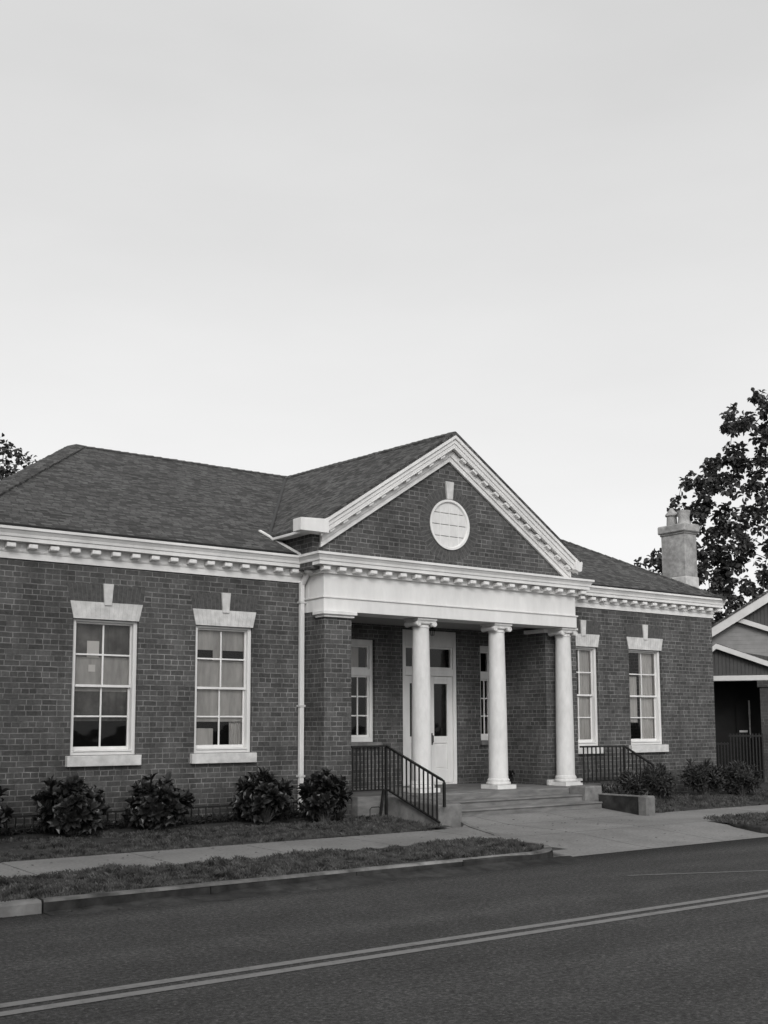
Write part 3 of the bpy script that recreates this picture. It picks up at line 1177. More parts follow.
# ---- main roof
EZ, EY = 2.70, -0.24
RY, RZ = 4.87, 5.28
A0, A1 = (3.70, EY, EZ), (19.97, EY, EZ)
R0, R1 = (7.36, RY, RZ), (16.74, RY, RZ)
Bk0, Bk1 = (3.70, 9.95, EZ), (19.97, 9.95, EZ)
rf = MB()
rf.add([A0, A1, R1, R0, Bk0, Bk1], [(0, 1, 2, 3), (1, 5, 2), (5, 4, 3, 2), (4, 0, 3)])
rf.add([(3.70, EY, EZ - 0.004), (19.97, EY, EZ - 0.004), (19.97, 9.95, EZ - 0.004), (3.70, 9.95, EZ - 0.004)], [(3, 2, 1, 0)])
roof = build('roof', rf, M['roof'], B)
for a, b in ((3.70, 9.1), (15.1, 19.985)):
    eav = MB().box(a, b, EY - 0.015, EY + 0.03, EZ - 0.002, EZ + 0.022)  # near-black strip painting the roof edge's shadow above the gutter
    build('eave_shadow_line', eav, M['iron'], roof)


def cap_strip(mb, a, b, w=0.14, drop=0.07, n=None):
    """overlapping cap shingles along a ridge or hip"""
    a, b = Vector(a), Vector(b)
    L_ = (b - a).length
    n = n or int(L_ / 0.17)
    d = (b - a).normalized()
    sd = d.cross(Vector((0, 0, 1))).normalized()
    rnd = random.Random(int(L_ * 1000))
    for i in range(n):
        p = a + d * (L_ * i / n)
        q = a + d * (L_ * (i + 1) / n + 0.03)
        up0 = Vector((0, 0, 0.008 + rnd.uniform(0, .006)))
        up1 = Vector((0, 0, 0.020 + rnd.uniform(0, .008)))
        ww = w * rnd.uniform(0.94, 1.06)
        dn = Vector((0, 0, -drop))
        vs = [p + up0 + sd * ww + dn, p + up0, p + up0 - sd * ww + dn, q + up1 + sd * ww + dn, q + up1, q + up1 - sd * ww + dn]
        vs += [v - Vector((0, 0, 0.03)) for v in vs]
        mb.add(vs, [(0, 3, 4, 1), (1, 4, 5, 2), (6, 7, 10, 9), (7, 8, 11, 10), (3, 9, 10, 4), (4, 10, 11, 5), (0, 1, 7, 6), (1, 2, 8, 7), (0, 6, 9, 3), (2, 5, 11, 8)])


rc = MB()
cap_strip(rc, A0, R0, 0.18, 0.035)
cap_strip(rc, A1, R1, 0.14, 0.03)
cap_strip(rc, R0, R1, 0.13, 0.055)
build('ridge_cap', rc, M['roof'], roof)

# ---- porch gable: roof, rakes, brick pediment
AX, AZ, GS = 11.965, 5.02, 0.66
GXL, GXR = 9.06, 14.98
YF = -0.79


def gz(x):
    return AZ - GS * abs(x - AX)


gr = MB()
BZ = 5.265
ybk = RY - 0.03
t = 0.05
for xe in (GXL, GXR):
    ze = gz(xe)
    yb = (ze - EZ) / ((RZ - EZ) / (RY - EY)) + EY + 0.6
    f_a, f_e, b_e, b_a = (AX, YF, AZ), (xe, YF, ze), (xe, yb, ze), (AX, ybk, BZ)
    vs = [f_a, f_e, b_e, b_a] + [(p[0], p[1], p[2] - t) for p in (f_a, f_e, b_e, b_a)]
    gr.add(vs, [(0, 1, 2, 3) if xe < AX else (3, 2, 1, 0), (4, 7, 6, 5), (0, 4, 5, 1), (1, 5, 6, 2)])
groof = build('gable_roof', gr, M['roof'], B)
rc = MB()
cap_strip(rc, (AX, YF + 0.02, AZ), (AX, ybk, BZ), 0.12, 0.065)
build('ridge_cap', rc, M['roof'], groof)

build('valley', MB().bar((9.06, 0.55, 3.105), (11.95, 4.83, 5.262), 0.05, 0.02), M['iron'], groof)

# rakes: crown strip along the roof edge, soffit, bed board
rk = MB()


def rake_piece(xa, xb, top, bot, y0, y1):
    """board following the roof slope; top/bot are vertical distances below the roof line"""
    pts = [(xa, gz(xa) - top), (xb, gz(xb) - top), (xb, gz(xb) - bot), (xa, gz(xa) - bot)]
    if xa < xb:
        pts = pts[::-1]
    rk.prism_y(pts, y0, y1)


for sx, xe in ((-1, 9.25), (1, 14.93)):
    rake_piece(AX, xe, 0.0525, 0.12, YF + 0.005, -0.60)
    rake_piece(AX, xe, 0.1205, 0.20, YF + 0.035, -0.60)
    rake_piece(AX, xe, 0.2005, 0.255, YF + 0.05, -0.60)
    rake_piece(AX, xe, 0.2555, 0.285, YF + 0.05, YF + 0.075)
    rake_piece(AX, xe + 0.08 * -sx, 0.2705, 0.40, -0.635, -0.56)
    rake_piece(AX, xe + 0.08 * -sx, 0.4005, 0.49, -0.610, -0.56)
rake = build('rake_cornice', rk, M['white'], B, bevel=0.005)
ang = math.atan(GS)
for sx in (-1, 1):
    k = 0
    while True:
        d = 0.22 + k * SPM * math.cos(ang)
        xx = AX + sx * d
        if xx < 9.35 or xx > 14.8:
            break
        place_mod(xx, -0.62, gz(xx) - 0.345, 0, ang * sx, rake, 0.72)
        k += 1
# eave boxes at the feet of the gable
bx_ = MB()
bx_.prism_y([(8.84, 2.99), (9.36, 2.99), (9.36, gz(9.36) - 0.055), (9.28, 3.21), (8.84, 3.19)], YF - 0.005, -0.56)
bx_.prism_x([(-0.5595, 3.0), (0.80, 3.0), (0.80, 3.045), (-0.5595, 3.045)], 9.02, 9.197)
build('eave_return', bx_, M['white'], B, bevel=0.006)
bx_ = MB()
bx_.prism_y([(14.80, 2.86), (14.91, 2.82), (14.97, 2.84), (14.995, 3.0), (14.96, 3.02), (14.93, 2.99), (14.84, gz(14.84) - 0.055)], YF - 0.005, -0.62)
bx_.prism_x([(-0.6195, 2.93), (0.62, 2.93), (0.62, 2.975), (-0.6195, 2.975)], 14.93, 14.99)
build('eave_return', bx_, M['white'], B, bevel=0.004)
# white flashing where the main slope meets the gable's flank
ms_ = (RZ - EZ) / (RY - EY)
fs_ = MB()
for i in range(6):
    y0_, y1_ = EY + 1.0 * i / 6, EY + 1.0 * (i + 1) / 6
    x0_, x1_ = 9.16 - 0.16 * i / 6, 9.16 - 0.16 * (i + 1) / 6
    z0_, z1_ = EZ + ms_ * (y0_ - EY) + 0.022, EZ + ms_ * (y1_ - EY) + 0.022
    fs_.add([(x0_ - .015, y0_, z0_), (x0_ + .03, y0_, z0_ + .005), (x1_ + .03, y1_, z1_ + .005), (x1_ - .015, y1_, z1_),
             (x0_ - .015, y0_, z0_ - .03), (x0_ + .03, y0_, z0_ - .03), (x1_ + .03, y1_, z1_ - .03), (x1_ - .015, y1_, z1_ - .03)],
            [(0, 1, 2, 3), (0, 4, 5, 1), (1, 5, 6, 2), (2, 6, 7, 3), (3, 7, 4, 0)])
build('flashing', fs_, M['white'], B)

# brick pediment with a round hole for the oculus
OX, OZ, ORX, ORZ = 11.985, 3.43, 0.425, 0.425
YB = -0.555
pd = MB()
tri = [(9.20, 2.60), (14.90, 2.60), (14.90, gz(14.90) - 0.08), (AX, AZ - 0.2), (9.20, gz(9.20) - 0.08)]


def tri_ray(a):
    """distance from the oculus centre to the pediment outline along angle a"""
    best = 99
    d = (math.cos(a), math.sin(a))
    for i in range(5):
        p, q = tri[i], tri[(i + 1) % 5]
        e = (q[0] - p[0], q[1] - p[1])
        den = d[0] * e[1] - d[1] * e[0]
        if abs(den) < 1e-9:
            continue
        w_ = (p[0] - OX, p[1] - OZ)
        t_ = (w_[0] * e[1] - w_[1] * e[0]) / den
        s_ = (w_[0] * d[1] - w_[1] * d[0]) / den
        if t_ > 0 and -1e-6 <= s_ <= 1 + 1e-6:
            best = min(best, t_)
    return best


angs = sorted([2 * math.pi * i / 64 for i in range(64)] + [math.atan2(p[1] - OZ, p[0] - OX) % (2 * math.pi) for p in tri])
n_ = len(angs)
for a in angs:
    r_ = tri_ray(a)
    pd.v += [(OX + ORX * math.cos(a), YB, OZ + ORZ * math.sin(a)), (OX + r_ * math.cos(a), YB, OZ + r_ * math.sin(a)), (OX + ORX * math.cos(a), YB + 0.2, OZ + ORZ * math.sin(a))]
for i in range(n_):
    j = (i + 1) % n_
    pd.f.append((3 * i, 3 * i + 1, 3 * j + 1, 3 * j))
    pd.f.append((3 * i, 3 * j, 3 * j + 2, 3 * i + 2))
ped = build('pediment', pd, M['brick'], B)
for xx in (9.201, 14.60):
    zt_ = min(gz(xx), gz(xx + .3)) - 0.056
    build('gable_wall', MB().box(xx, xx + 0.298, YB + 0.002, 1.6, 2.45, zt_), M['brick'], B)
# ring of rowlock bricks
rg_ = MB()
NV = 44
for i in range(NV):
    a0, a1 = 2 * math.pi * (i + 0.09) / NV, 2 * math.pi * (i + 0.91) / NV
    if abs(((a0 + a1) / 2) - math.pi / 2) < 0.17:
        continue
    poly = [(OX + 0.435 * math.cos(a0), OZ + 0.435 * math.sin(a0)), (OX + 0.64 * math.cos(a0), OZ + 0.64 * math.sin(a0)),
            (OX + 0.64 * math.cos(a1), OZ + 0.64 * math.sin(a1)), (OX + 0.435 * math.cos(a1), OZ + 0.435 * math.sin(a1))]
    rg_.prism_y(poly, YB - 0.004, YB + 0.05)
oc = build('oculus_surround', rg_, M['brick_plain'], B)
mbr = MB()
for i in range(64):
    a0, a1 = 2 * math.pi * i / 64, 2 * math.pi * (i + 1) / 64
    mbr.add([(OX + r_ * math.cos(a_), YB - 0.0015, OZ + r_ * math.sin(a_)) for r_, a_ in ((0.43, a0), (0.648, a0), (0.648, a1), (0.43, a1))], [(0, 1, 2, 3)])
build('mortar_bed', mbr, M['mortar'], oc)
kk = MB()
kk.prism_y([(OX - 0.06, OZ + 0.44), (OX + 0.06, OZ + 0.44), (OX + 0.09, OZ + 0.75), (OX - 0.09, OZ + 0.75)], YB - 0.04, YB + 0.05)
build('keystone', kk, M['white_stone'], oc, bevel=0.006)
lv = MB()
prof = [(0.438, -0.012), (0.438, -0.03), (0.40, -0.03), (0.385, -0.005), (0.385, 0.03)]
N = 48
for r_, y_ in prof:
    for i in range(N):
        a = 2 * math.pi * i / N
        lv.v.append((OX + r_ * math.cos(a), YB + y_, OZ + r_ * math.sin(a)))
for j in range(len(prof) - 1):
    for i in range(N):
        k = (i + 1) % N
        lv.f.append((j * N + i, (j + 1) * N + i, (j + 1) * N + k, j * N + k))
ofr = build('oculus_frame', lv, M['white'], oc, smooth=True)
pl = MB()
zc = [-0.395, -0.2, 0.0, 0.2, 0.395]
for i in range(4):
    a, b = zc[i] + 0.006, zc[i + 1] - 0.006
    pts = []
    for z in lin(a, b, 4):
        pts.append((OX + math.sqrt(max(0.395 ** 2 - z * z, 0.0004)), OZ + z))
    left = [(2 * OX - p[0], p[1]) for p in pts[::-1]]
    pl.prism_y(pts + left, YB + 0.005, YB + 0.03)
build('oculus_panel', pl, M['white_old'], oc)
gb_ = MB()
for xx in (-0.2, 0.0, 0.2):
    hh_ = math.sqrt(0.39 ** 2 - xx * xx)
    gb_.box(OX + xx - 0.009, OX + xx + 0.009, YB - 0.001, YB + 0.006, OZ - hh_, OZ + hh_)
build('glazing_bars', gb_, M['white'], oc)

# ---- columns
def column(cx, cy):
    z0, zt = -1.10, 1.793
    sh = MB()
    prof = []
    zb, ze = z0 + 0.18, zt - 0.165
    for i in range(17):
        t_ = i / 16
        r = 0.170 - 0.030 * t_ ** 1.7
        prof.append((r, zb + (ze - zb) * t_))
    prof = [(0.186, zb - 0.02), (0.186, zb - 0.004), (0.172, zb + 0.005)] + prof[1:] + [(0.150, ze + 0.008), (0.150, ze + 0.026), (0.14, ze + 0.03), (0.14, ze + 0.06)]
    sh.lathe(prof, cx, cy, 36)
    c = build('column', sh, M['white_old'], B, smooth=True)
    bs = MB()
    bs.box(cx - 0.218, cx + 0.218, cy - 0.218, cy + 0.218, z0, z0 + 0.07)
    bs.lathe([(0.18, z0 + 0.0705), (0.21, z0 + 0.076), (0.216, z0 + 0.096), (0.21, z0 + 0.115), (0.192, z0 + 0.122), (0.19, z0 + 0.134), (0.2, z0 + 0.146), (0.19, z0 + 0.16), (0.176, z0 + 0.17)], cx, cy, 36)
    build('base', bs, M['white_old'], c, smooth=True)
    cp = MB()
    cp.box(cx - 0.205, cx + 0.205, cy - 0.195, cy + 0.195, zt - 0.035, zt - 0.002)
    cp.box(cx - 0.185, cx + 0.185, cy - 0.175, cy + 0.175, zt - 0.052, zt - 0.036)
    cp.lathe([(0.142, zt - 0.112), (0.172, zt - 0.092), (0.176, zt - 0.072), (0.165, zt - 0.054)], cx, cy, 32)
    for s_ in (-1, 1):
        # volute roll: waisted cushion lying front to back, with a spiral on both ends
        vx, vz = cx + s_ * 0.168, zt - 0.095
        n = 20
        rr = [(-0.172, 0.046), (-0.16, 0.05), (-0.08, 0.04), (0, 0.036), (0.08, 0.04), (0.16, 0.05), (0.172, 0.046)]
        o = len(cp.v)
        for yy, r in rr:
            for i in range(n):
                a = 2 * math.pi * i / n
                cp.v.append((vx + r * math.cos(a), cy + yy, vz + r * math.sin(a)))
        for j in range(len(rr) - 1):
            for i in range(n):
                k = (i + 1) % n
                cp.f.append((o + j * n + i, o + j * n + k, o + (j + 1) * n + k, o + (j + 1) * n + i))
        cp.f.append(tuple(o + i for i in range(n)))
        cp.f.append(tuple(o + 6 * n + i for i in range(n - 1, -1, -1)))
        for yy in (-0.174, 0.174):
            pts = []
            for i in range(36):
                a = -s_ * i / 35 * 4.2 * math.pi
                r = 0.042 * (1 - i / 35) + 0.005
                pts.append((vx + r * math.cos(a + math.pi / 2), cy + yy, vz + r * math.sin(a + math.pi / 2)))
            cp.tube(pts, 0.0055, 5)
    cp.box(cx - 0.165, cx + 0.165, cy - 0.168, cy + 0.168, zt - 0.078, zt - 0.0525)
    build('capital', cp, M['white_old'], c, smooth=True)
    return c


for cx in (11.49, 13.20, 14.86):
    column(cx, -0.37)


# ---- windows
def ring(mb, x0, x1, z0, z1, t, y0, y1, tb=None, tt=None):
    tb = tb or t
    tt = tt or t
    mb.box(x0, x0 + t, y0, y1, z0, z1)
    mb.box(x1 - t, x1, y0, y1, z0, z1)
    mb.box(x0 + t + 0.0004, x1 - t - 0.0004, y0, y1, z0, z0 + tb)
    mb.box(x0 + t + 0.0004, x1 - t - 0.0004, y0, y1, z1 - tt, z1)


def curtain(name, mat, par, x0, x1, z0, z1, y, amp=0.02, wl=0.09, label=None):
    n = max(4, int((x1 - x0) / 0.012))
    mb = MB()
    ph = random.uniform(0, 6)
    xs = lin(x0, x1, n)
    for k, z in enumerate(lin(z0, z1, 6)):
        for xx in xs:
            mb.v.append((xx, y + amp * math.sin(xx / wl * 6.283 + ph + 0.4 * math.sin(xx * 11 + k * .2)) * (0.7 + 0.3 * math.sin(xx * 7 + ph)), z))
    m_ = n + 1
    for k in range(6):
        for i in range(n):
            mb.f.append((k * m_ + i, k * m_ + i + 1, (k + 1) * m_ + i + 1, (k + 1) * m_ + i))
    o_ = len(mb.v)
    mb.v += [(a, b + 0.004, c) for a, b, c in mb.v]
    mb.f += [tuple(o_ + i for i in f[::-1]) for f in mb.f]
    return build(name, mb, mat, par, smooth=True, label=label)


def wing_window(x0, x1):
    xc = (x0 + x1) / 2
    cs = MB()
    ring(cs, x0, x1, WZ0 + 0.001, WZ1 - 0.001, 0.058, 0.05, 0.20, 0.05, 0.03)
    cs.box(x0 + 0.0585, x1 - 0.0585, 0.03, 0.19, WZ0 + 0.0515, WZ0 + 0.07)
    wdw = build('window', cs, M['white'], B, bevel=0.004)
    ix0, ix1 = x0 + 0.059, x1 - 0.059
    iz0, iz1 = WZ0 + 0.0705, WZ1 - 0.0315
    zm = (iz0 + iz1) / 2
    for (a, b, yy) in ((zm - 0.018, iz1, 0.105), (iz0, zm + 0.02, 0.141)):
        sm = MB()
        ring(sm, ix0, ix1, a, b, 0.024, yy, yy + 0.034, 0.036 if a > iz0 else 0.05, 0.036 if b < iz1 else 0.026)
        sm.box(xc - 0.012, xc + 0.012, yy + 0.006, yy + 0.03, a + 0.037, b - 0.037)
        zz = (a + b) / 2 + (0.012 if a == iz0 else 0)
        sm.box(ix0 + 0.0245, xc - 0.0125, yy + 0.006, yy + 0.03, zz - 0.012, zz + 0.012)
        sm.box(xc + 0.0125, ix1 - 0.0245, yy + 0.006, yy + 0.03, zz - 0.012, zz + 0.012)
        build('sash', sm, M['white'], wdw, bevel=0.003)
    gm = MB()
    gm.sheet_y(ix0 + 0.02, ix1 - 0.02, 0.125, zm, iz1 - 0.02)
    gm.sheet_y(ix0 + 0.02, ix1 - 0.02, 0.16, iz0 + 0.02, zm)
    build('pane', gm, M['glass'], wdw)
    # sill and head
    sb = MB()
    sb.box(x0 - 0.065, x1 + 0.05, -0.085, 0.014, -0.55, -0.402)
    build('sill', sb, M['white_stone'], wdw, bevel=0.006)
    # lintel of painted voussoirs, dark soldier bricks above, keystone through both
    ln = MB()
    la, lb_, za, zb_ = x0 - 0.005, x1 - 0.002, 1.518, 1.762
    n = 15
    sp_ = 0.055
    for i in range(n):
        f0, f1 = i / n, (i + 1) / n
        g0 = 0.0016
        bx0, bx1 = la + (lb_ - la) * f0 + g0, la + (lb_ - la) * f1 - g0
        tx0 = (la - sp_) + (lb_ - la + 2 * sp_) * f0 + g0
        tx1 = (la - sp_) + (lb_ - la + 2 * sp_) * f1 - g0
        ln.prism_y([(bx0, za), (bx1, za), (tx1, zb_), (tx0, zb_)], -0.014, 0.03)
    ln.prism_y([(la + .01, za + .002), (lb_ - .01, za + .002), (lb_ + sp_ - .01, zb_ - .002), (la - sp_ + .01, zb_ - .002)], -0.010, 0.025)
    lin_ = build('lintel', ln, M['white_stone'], wdw)
    so = MB()
    s0, s1, zc_ = la - sp_, lb_ + sp_, 2.015
    n = 17
    for i in range(n):
        f0, f1 = i / n, (i + 1) / n
        g0 = 0.005
        bx0, bx1 = s0 + (s1 - s0) * f0 + g0, s0 + (s1 - s0) * f1 - g0
        tx0, tx1 = (s0 - .05) + (s1 - s0 + .1) * f0 + g0, (s0 - .05) + (s1 - s0 + .1) * f1 - g0
        if (f0 + f1) / 2 > 0.45 and (f0 + f1) / 2 < 0.55:
            continue
        so.prism_y([(bx0, zb_ + .006), (bx1, zb_ + .006), (tx1, zc_), (tx0, zc_)], -0.006, 0.03)
    ba = build('brick_arch', so, M['brick_plain'], wdw)
    sb2 = MB().prism_y([(s0 + .005, zb_ + .004), (s1 - .005, zb_ + .004), (s1 + .045, zc_ - .004), (s0 - .045, zc_ - .004)], -0.003, 0.02)
    build('mortar_bed', sb2, M['mortar'], wdw)
    ke = MB()
    ke.prism_y([(xc - 0.05, 1.72), (xc + 0.06, 1.72), (xc + 0.083, 2.03), (xc - 0.073, 2.03)], -0.035, 0.03)
    build('keystone', ke, M['white_stone'], wdw, bevel=0.006)
    return wdw, ix0, ix1, iz0, iz1, xc


w1, a0, a1, b0, b1, xc = wing_window(*W1)
curtain('reflection_valance', M['blind_dark'], w1, a0 - .02, a1 + .02, 0.99, b1 + .03, 0.208, 0.012, 0.13)  # dark band imitating what the upper panes reflect
curtain('blind', M['blind'], w1, a0 - .02, a1 + .02, 0.50, 0.992, 0.19, 0.004, 0.3)
curtain('net_curtain', M['blind_dark'], w1, a0 - .02, a1 + .02, 0.08, 0.50, 0.205, 0.012, 0.12)
w2, a0, a1, b0, b1, xc = wing_window(*W2)
curtain('reflection_valance', M['blind'], w2, a0 - .02, a1 + .02, 1.16, b1 + .03, 0.19, 0.004, 0.3)  # pale band stands for sky reflected in the top panes
curtain('blind', M['blind'], w2, a0 - .02, a1 + .02, 0.07, 1.0, 0.19, 0.005, 0.4)
pz = MB().box(xc - 0.10, xc + 0.06, 0.185, 0.195, 1.0, 1.17)  # pale patch between dark gaps, imitating reflected sky and houses
build('reflection_patch', pz, M['blind'], w2)
curtain('drape', M['drape'], w2, xc + 0.22, a1 + .02, b0 - .02, 0.08, 0.24, 0.02, 0.06)
w3, a0, a1, b0, b1, xc = wing_window(*W3)
curtain('drape', M['drape'], w3, a0 - .02, xc - 0.03, b0 - .02, b1 + .03, 0.208, 0.025, 0.08)
curtain('drape', M['drape'], w3, xc + 0.06, a1 + .02, b0 - .02, b1 + .03, 0.208, 0.025, 0.07)
w4, a0, a1, b0, b1, xc = wing_window(*W4)
curtain('drape', M['drape'], w4, a0 - .02, xc - 0.05, 0.05, 0.98, 0.208, 0.02, 0.08)
curtain('drape', M['drape'], w4, xc + 0.02, a1 + .02, b0 - .02, b1 + .03, 0.208, 0.025, 0.075)

# things in the two left windows
nb = MB().box(5.87, 6.05, 0.170, 0.173, 0.98, 1.22)
o = build('paper_notice', nb, M['paper'])
tag(o, 'white printed paper notice inside the upper left pane of the leftmost window', 'notice')
bxm = MB().box(7.60, 7.92, 0.22, 0.30, -0.33, -0.03)
o = build('paper_bag', bxm, M['drape'], bevel=0.01)
tag(o, 'pale upright bag standing on the window ledge behind lowest left pane', 'bag')


o = build('small_card', MB().box(5.90, 6.0, 0.176, 0.179, 0.78, 0.88), M['paper'])
tag(o, 'small pale card stuck up below the notice in the leftmost window', 'card')


# porch windows, narrow with a transom
def porch_window(x0, x1):
    xc = (x0 + x1) / 2
    cs = MB()
    ring(cs, x0, x1, PZ0 + .001, PZ1 - .001, 0.07, YP + 0.07, YP + 0.2, 0.085, 0.11)
    cs.box(x0 + 0.0705, x1 - 0.0705, YP + 0.07, YP + 0.2, 0.90, 1.02)
    wd = build('window', cs, M['white'], B, bevel=0.004)
    sm = MB()
    ix0, ix1 = x0 + 0.0705, x1 - 0.0705
    ring(sm, ix0, ix1, PZ0 + 0.0865, 0.899, 0.03, YP + 0.10, YP + 0.14, 0.04, 0.03)
    ring(sm, ix0, ix1, 1.021, PZ1 - 0.112, 0.03, YP + 0.10, YP + 0.14)
    sm.box(xc - 0.013, xc + 0.013, YP + 0.106, YP + 0.134, PZ0 + 0.127, 0.868)
    for k in (1, 2):
        z = PZ0 + 0.127 + (0.868 - PZ0 - 0.127) * k / 3
        sm.box(ix0 + 0.0305, xc - 0.0135, YP + 0.106, YP + 0.134, z - 0.012, z + 0.012)
        sm.box(xc + 0.0135, ix1 - 0.0305, YP + 0.106, YP + 0.134, z - 0.012, z + 0.012)
    build('sash', sm, M['white'], wd, bevel=0.003)
    gm = MB().sheet_y(ix0 + .01, ix1 - .01, YP + 0.12, PZ0 + 0.1, 0.88).sheet_y(ix0 + .01, ix1 - .01, YP + 0.12, 1.03, PZ1 - 0.12)
    build('pane', gm, M['glass'], wd)
    sb = MB().box(x0 - 0.04, x1 + 0.10, YP - 0.07, YP + 0.018, PZ0 - 0.09, PZ0 - 0.001)
    build('sill', sb, M['concrete_old'], wd, bevel=0.005)
    return wd


pw = porch_window(*PW[0])
build('blind', MB().box(PW[0][0] + 0.02, PW[0][1] - 0.22, YP + 0.21, YP + 0.215, 1.0, 1.5), M['blind'], pw)
porch_window(*PW[1])

# double entrance door with transom
cs = MB()
ring(cs, DX0 + .001, DX1 - .001, -1.098, DZ1 - .001, 0.075, YP + 0.015, YP + 0.16, 0.03, 0.30)
cs.box(DX0 + 0.0765, DX1 - 0.0765, YP + 0.015, YP + 0.16, 0.93, 1.06)
df = build('door_frame', cs, M['white'], B, bevel=0.005)
tm = MB()
ring(tm, DX0 + 0.077, DX1 - 0.077, 1.061, DZ1 - 0.302, 0.035, YP + 0.05, YP + 0.10)
build('transom_sash', tm, M['white'], df)
build('pane', MB().sheet_y(DX0 + 0.1, DX1 - 0.1, YP + 0.075, 1.08, DZ1 - 0.32), M['glass'], df)
xm = (DX0 + DX1) / 2 + 0.0
for s_, (xa, xb) in ((0, (DX0 + 0.078, xm - 0.002)), (1, (xm + 0.002, DX1 - 0.078))):
    d = MB()
    za, zb_ = -1.062, 0.925
    st = 0.125
    d.box(xa, xa + st, YP + 0.05, YP + 0.095, za, zb_)
    d.box(xb - st, xb, YP + 0.05, YP + 0.095, za, zb_)
    d.box(xa + st + .0004, xb - st - .0004, YP + 0.05, YP + 0.095, zb_ - 0.14, zb_)
    d.box(xa + st + .0004, xb - st - .0004, YP + 0.05, YP + 0.095, za, za + 0.24)
    d.box(xa + st + .0004, xb - st - .0004, YP + 0.05, YP + 0.095, -0.33, -0.20)
    d.box(xa + st + .0004, xb - st - .0004, YP + 0.066, YP + 0.085, za + 0.2405, -0.3305)
    d.box(xa + st + 0.04, xb - st - 0.04, YP + 0.056, YP + 0.0655, za + 0.28, -0.37)
    dr = build('door', d, M['white'], B, bevel=0.004)
    build('pane', MB().sheet_y(xa + st - .01, xb - st + .01, YP + 0.072, -0.21, zb_ - 0.13), M['glass'], dr)
    if s_ == 1:
        hb = MB()
        hb.box(xa + 0.03, xa + 0.075, YP + 0.04, YP + 0.0495, -0.36, -0.14)
        hb.tube([(xa + 0.052, YP + 0.04, -0.18), (xa + 0.052, YP - 0.01, -0.19), (xa + 0.052, YP - 0.01, -0.31), (xa + 0.052, YP + 0.04, -0.32)], 0.009, 6)
        build('handle', hb, M['iron'], dr)
# rooms behind the glass
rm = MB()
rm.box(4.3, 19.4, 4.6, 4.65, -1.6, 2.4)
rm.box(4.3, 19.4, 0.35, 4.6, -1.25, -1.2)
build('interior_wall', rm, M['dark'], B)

# downspout with its offset at the top
ds = MB()
px_, py_ = 9.325, -0.05
ds.bar((9.345, -0.24, 2.60), (9.345, -0.24, 2.47), 0.065, 0.075)
ds.bar((9.345, -0.24, 2.475), (px_ + .01, -0.06, 2.27), 0.065, 0.075)
ds.bar((px_, py_, 2.30), (px_, py_, -1.5), 0.076, 0.07)
dsp = build('downspout', ds, M['white'], B, bevel=0.008)
bk = MB()
for z in (1.95, 0.3, -0.8):
    bk.box(px_ - 0.055, px_ + 0.055, py_ - 0.043, py_ + 0.05, z, z + 0.03)
build('strap', bk, M['white_stone'], dsp)

# chimney against the right end wall
ch = MB().box(20.0, 20.42, 0.83, 1.50, -1.7, 4.34)
chm = build('chimney', ch, M['stucco'], B, bevel=0.012)
build('chimney_base', MB().box(19.985, 20.44, 0.815, 1.515, 2.6, 3.32), M['white_stone'], chm, bevel=0.01)
cpp = MB().box(19.94, 20.48, 0.77, 1.56, 4.341, 4.53)
cpp.box(19.97, 20.45, 0.80, 1.53, 4.29, 4.34)
build('chimney_cap', cpp, M['stucco'], chm, bevel=0.025)
for (yy, hh, top) in ((1.34, 0.30, True), (1.0, 0.30, False)):
    p_ = MB()
    if top:
        p_.lathe([(0.12, 4.531), (0.125, 4.6), (0.115, 4.76), (0.15, 4.78), (0.15, 4.81), (0.06, 4.92), (0.03, 4.97)], 20.21, yy, 18)
    else:
        p_.lathe([(0.15, 4.531), (0.135, 4.6), (0.125, 4.7), (0.15, 4.8), (0.155, 4.85), (0.12, 4.852), (0.11, 4.7)], 20.21, yy, 18)
    build('chimney_pot', p_, M['stucco'], chm, smooth=True)

# hanging lantern in the porch
lt_ = thing('hanging_lantern', 'small black lantern hanging from the porch ceiling before the door', 'lantern', (12.48, 0.55, 1.62))
build('chain', MB().tube([(12.48, 0.55, 1.836), (12.48, 0.55, 1.72)], 0.008, 6).lathe([(0.04, 1.82), (0.045, 1.836)], 12.48, .55, 12), M['iron'], lt_)
lf = MB()
lf.lathe([(0.015, 1.73), (0.05, 1.70), (0.075, 1.675), (0.075, 1.665)], 12.48, 0.55, 6)
lf.lathe([(0.055, 1.50), (0.06, 1.51), (0.03, 1.515)], 12.48, 0.55, 6)
for i in range(6):
    a = math.pi * i / 3
    lf.tube([(12.48 + 0.07 * math.cos(a), 0.55 + 0.07 * math.sin(a), 1.67), (12.48 + 0.053 * math.cos(a), 0.55 + 0.053 * math.sin(a), 1.51)], 0.006, 5)
build('lantern_frame', lf, M['iron'], lt_)
lt_.scale = (0.6, 0.6, 0.65)
lt_.location.z = 1.698

# ------------------------------------------------------------------ railings
def flat_rail(mb_rails, a, b, ztop, zbot):
    mb_rails.bar((a[0], a[1], ztop), (b[0], b[1], ztop), 0.035, 0.025)
    mb_rails.bar((a[0], a[1], zbot), (b[0], b[1], zbot), 0.03, 0.022)


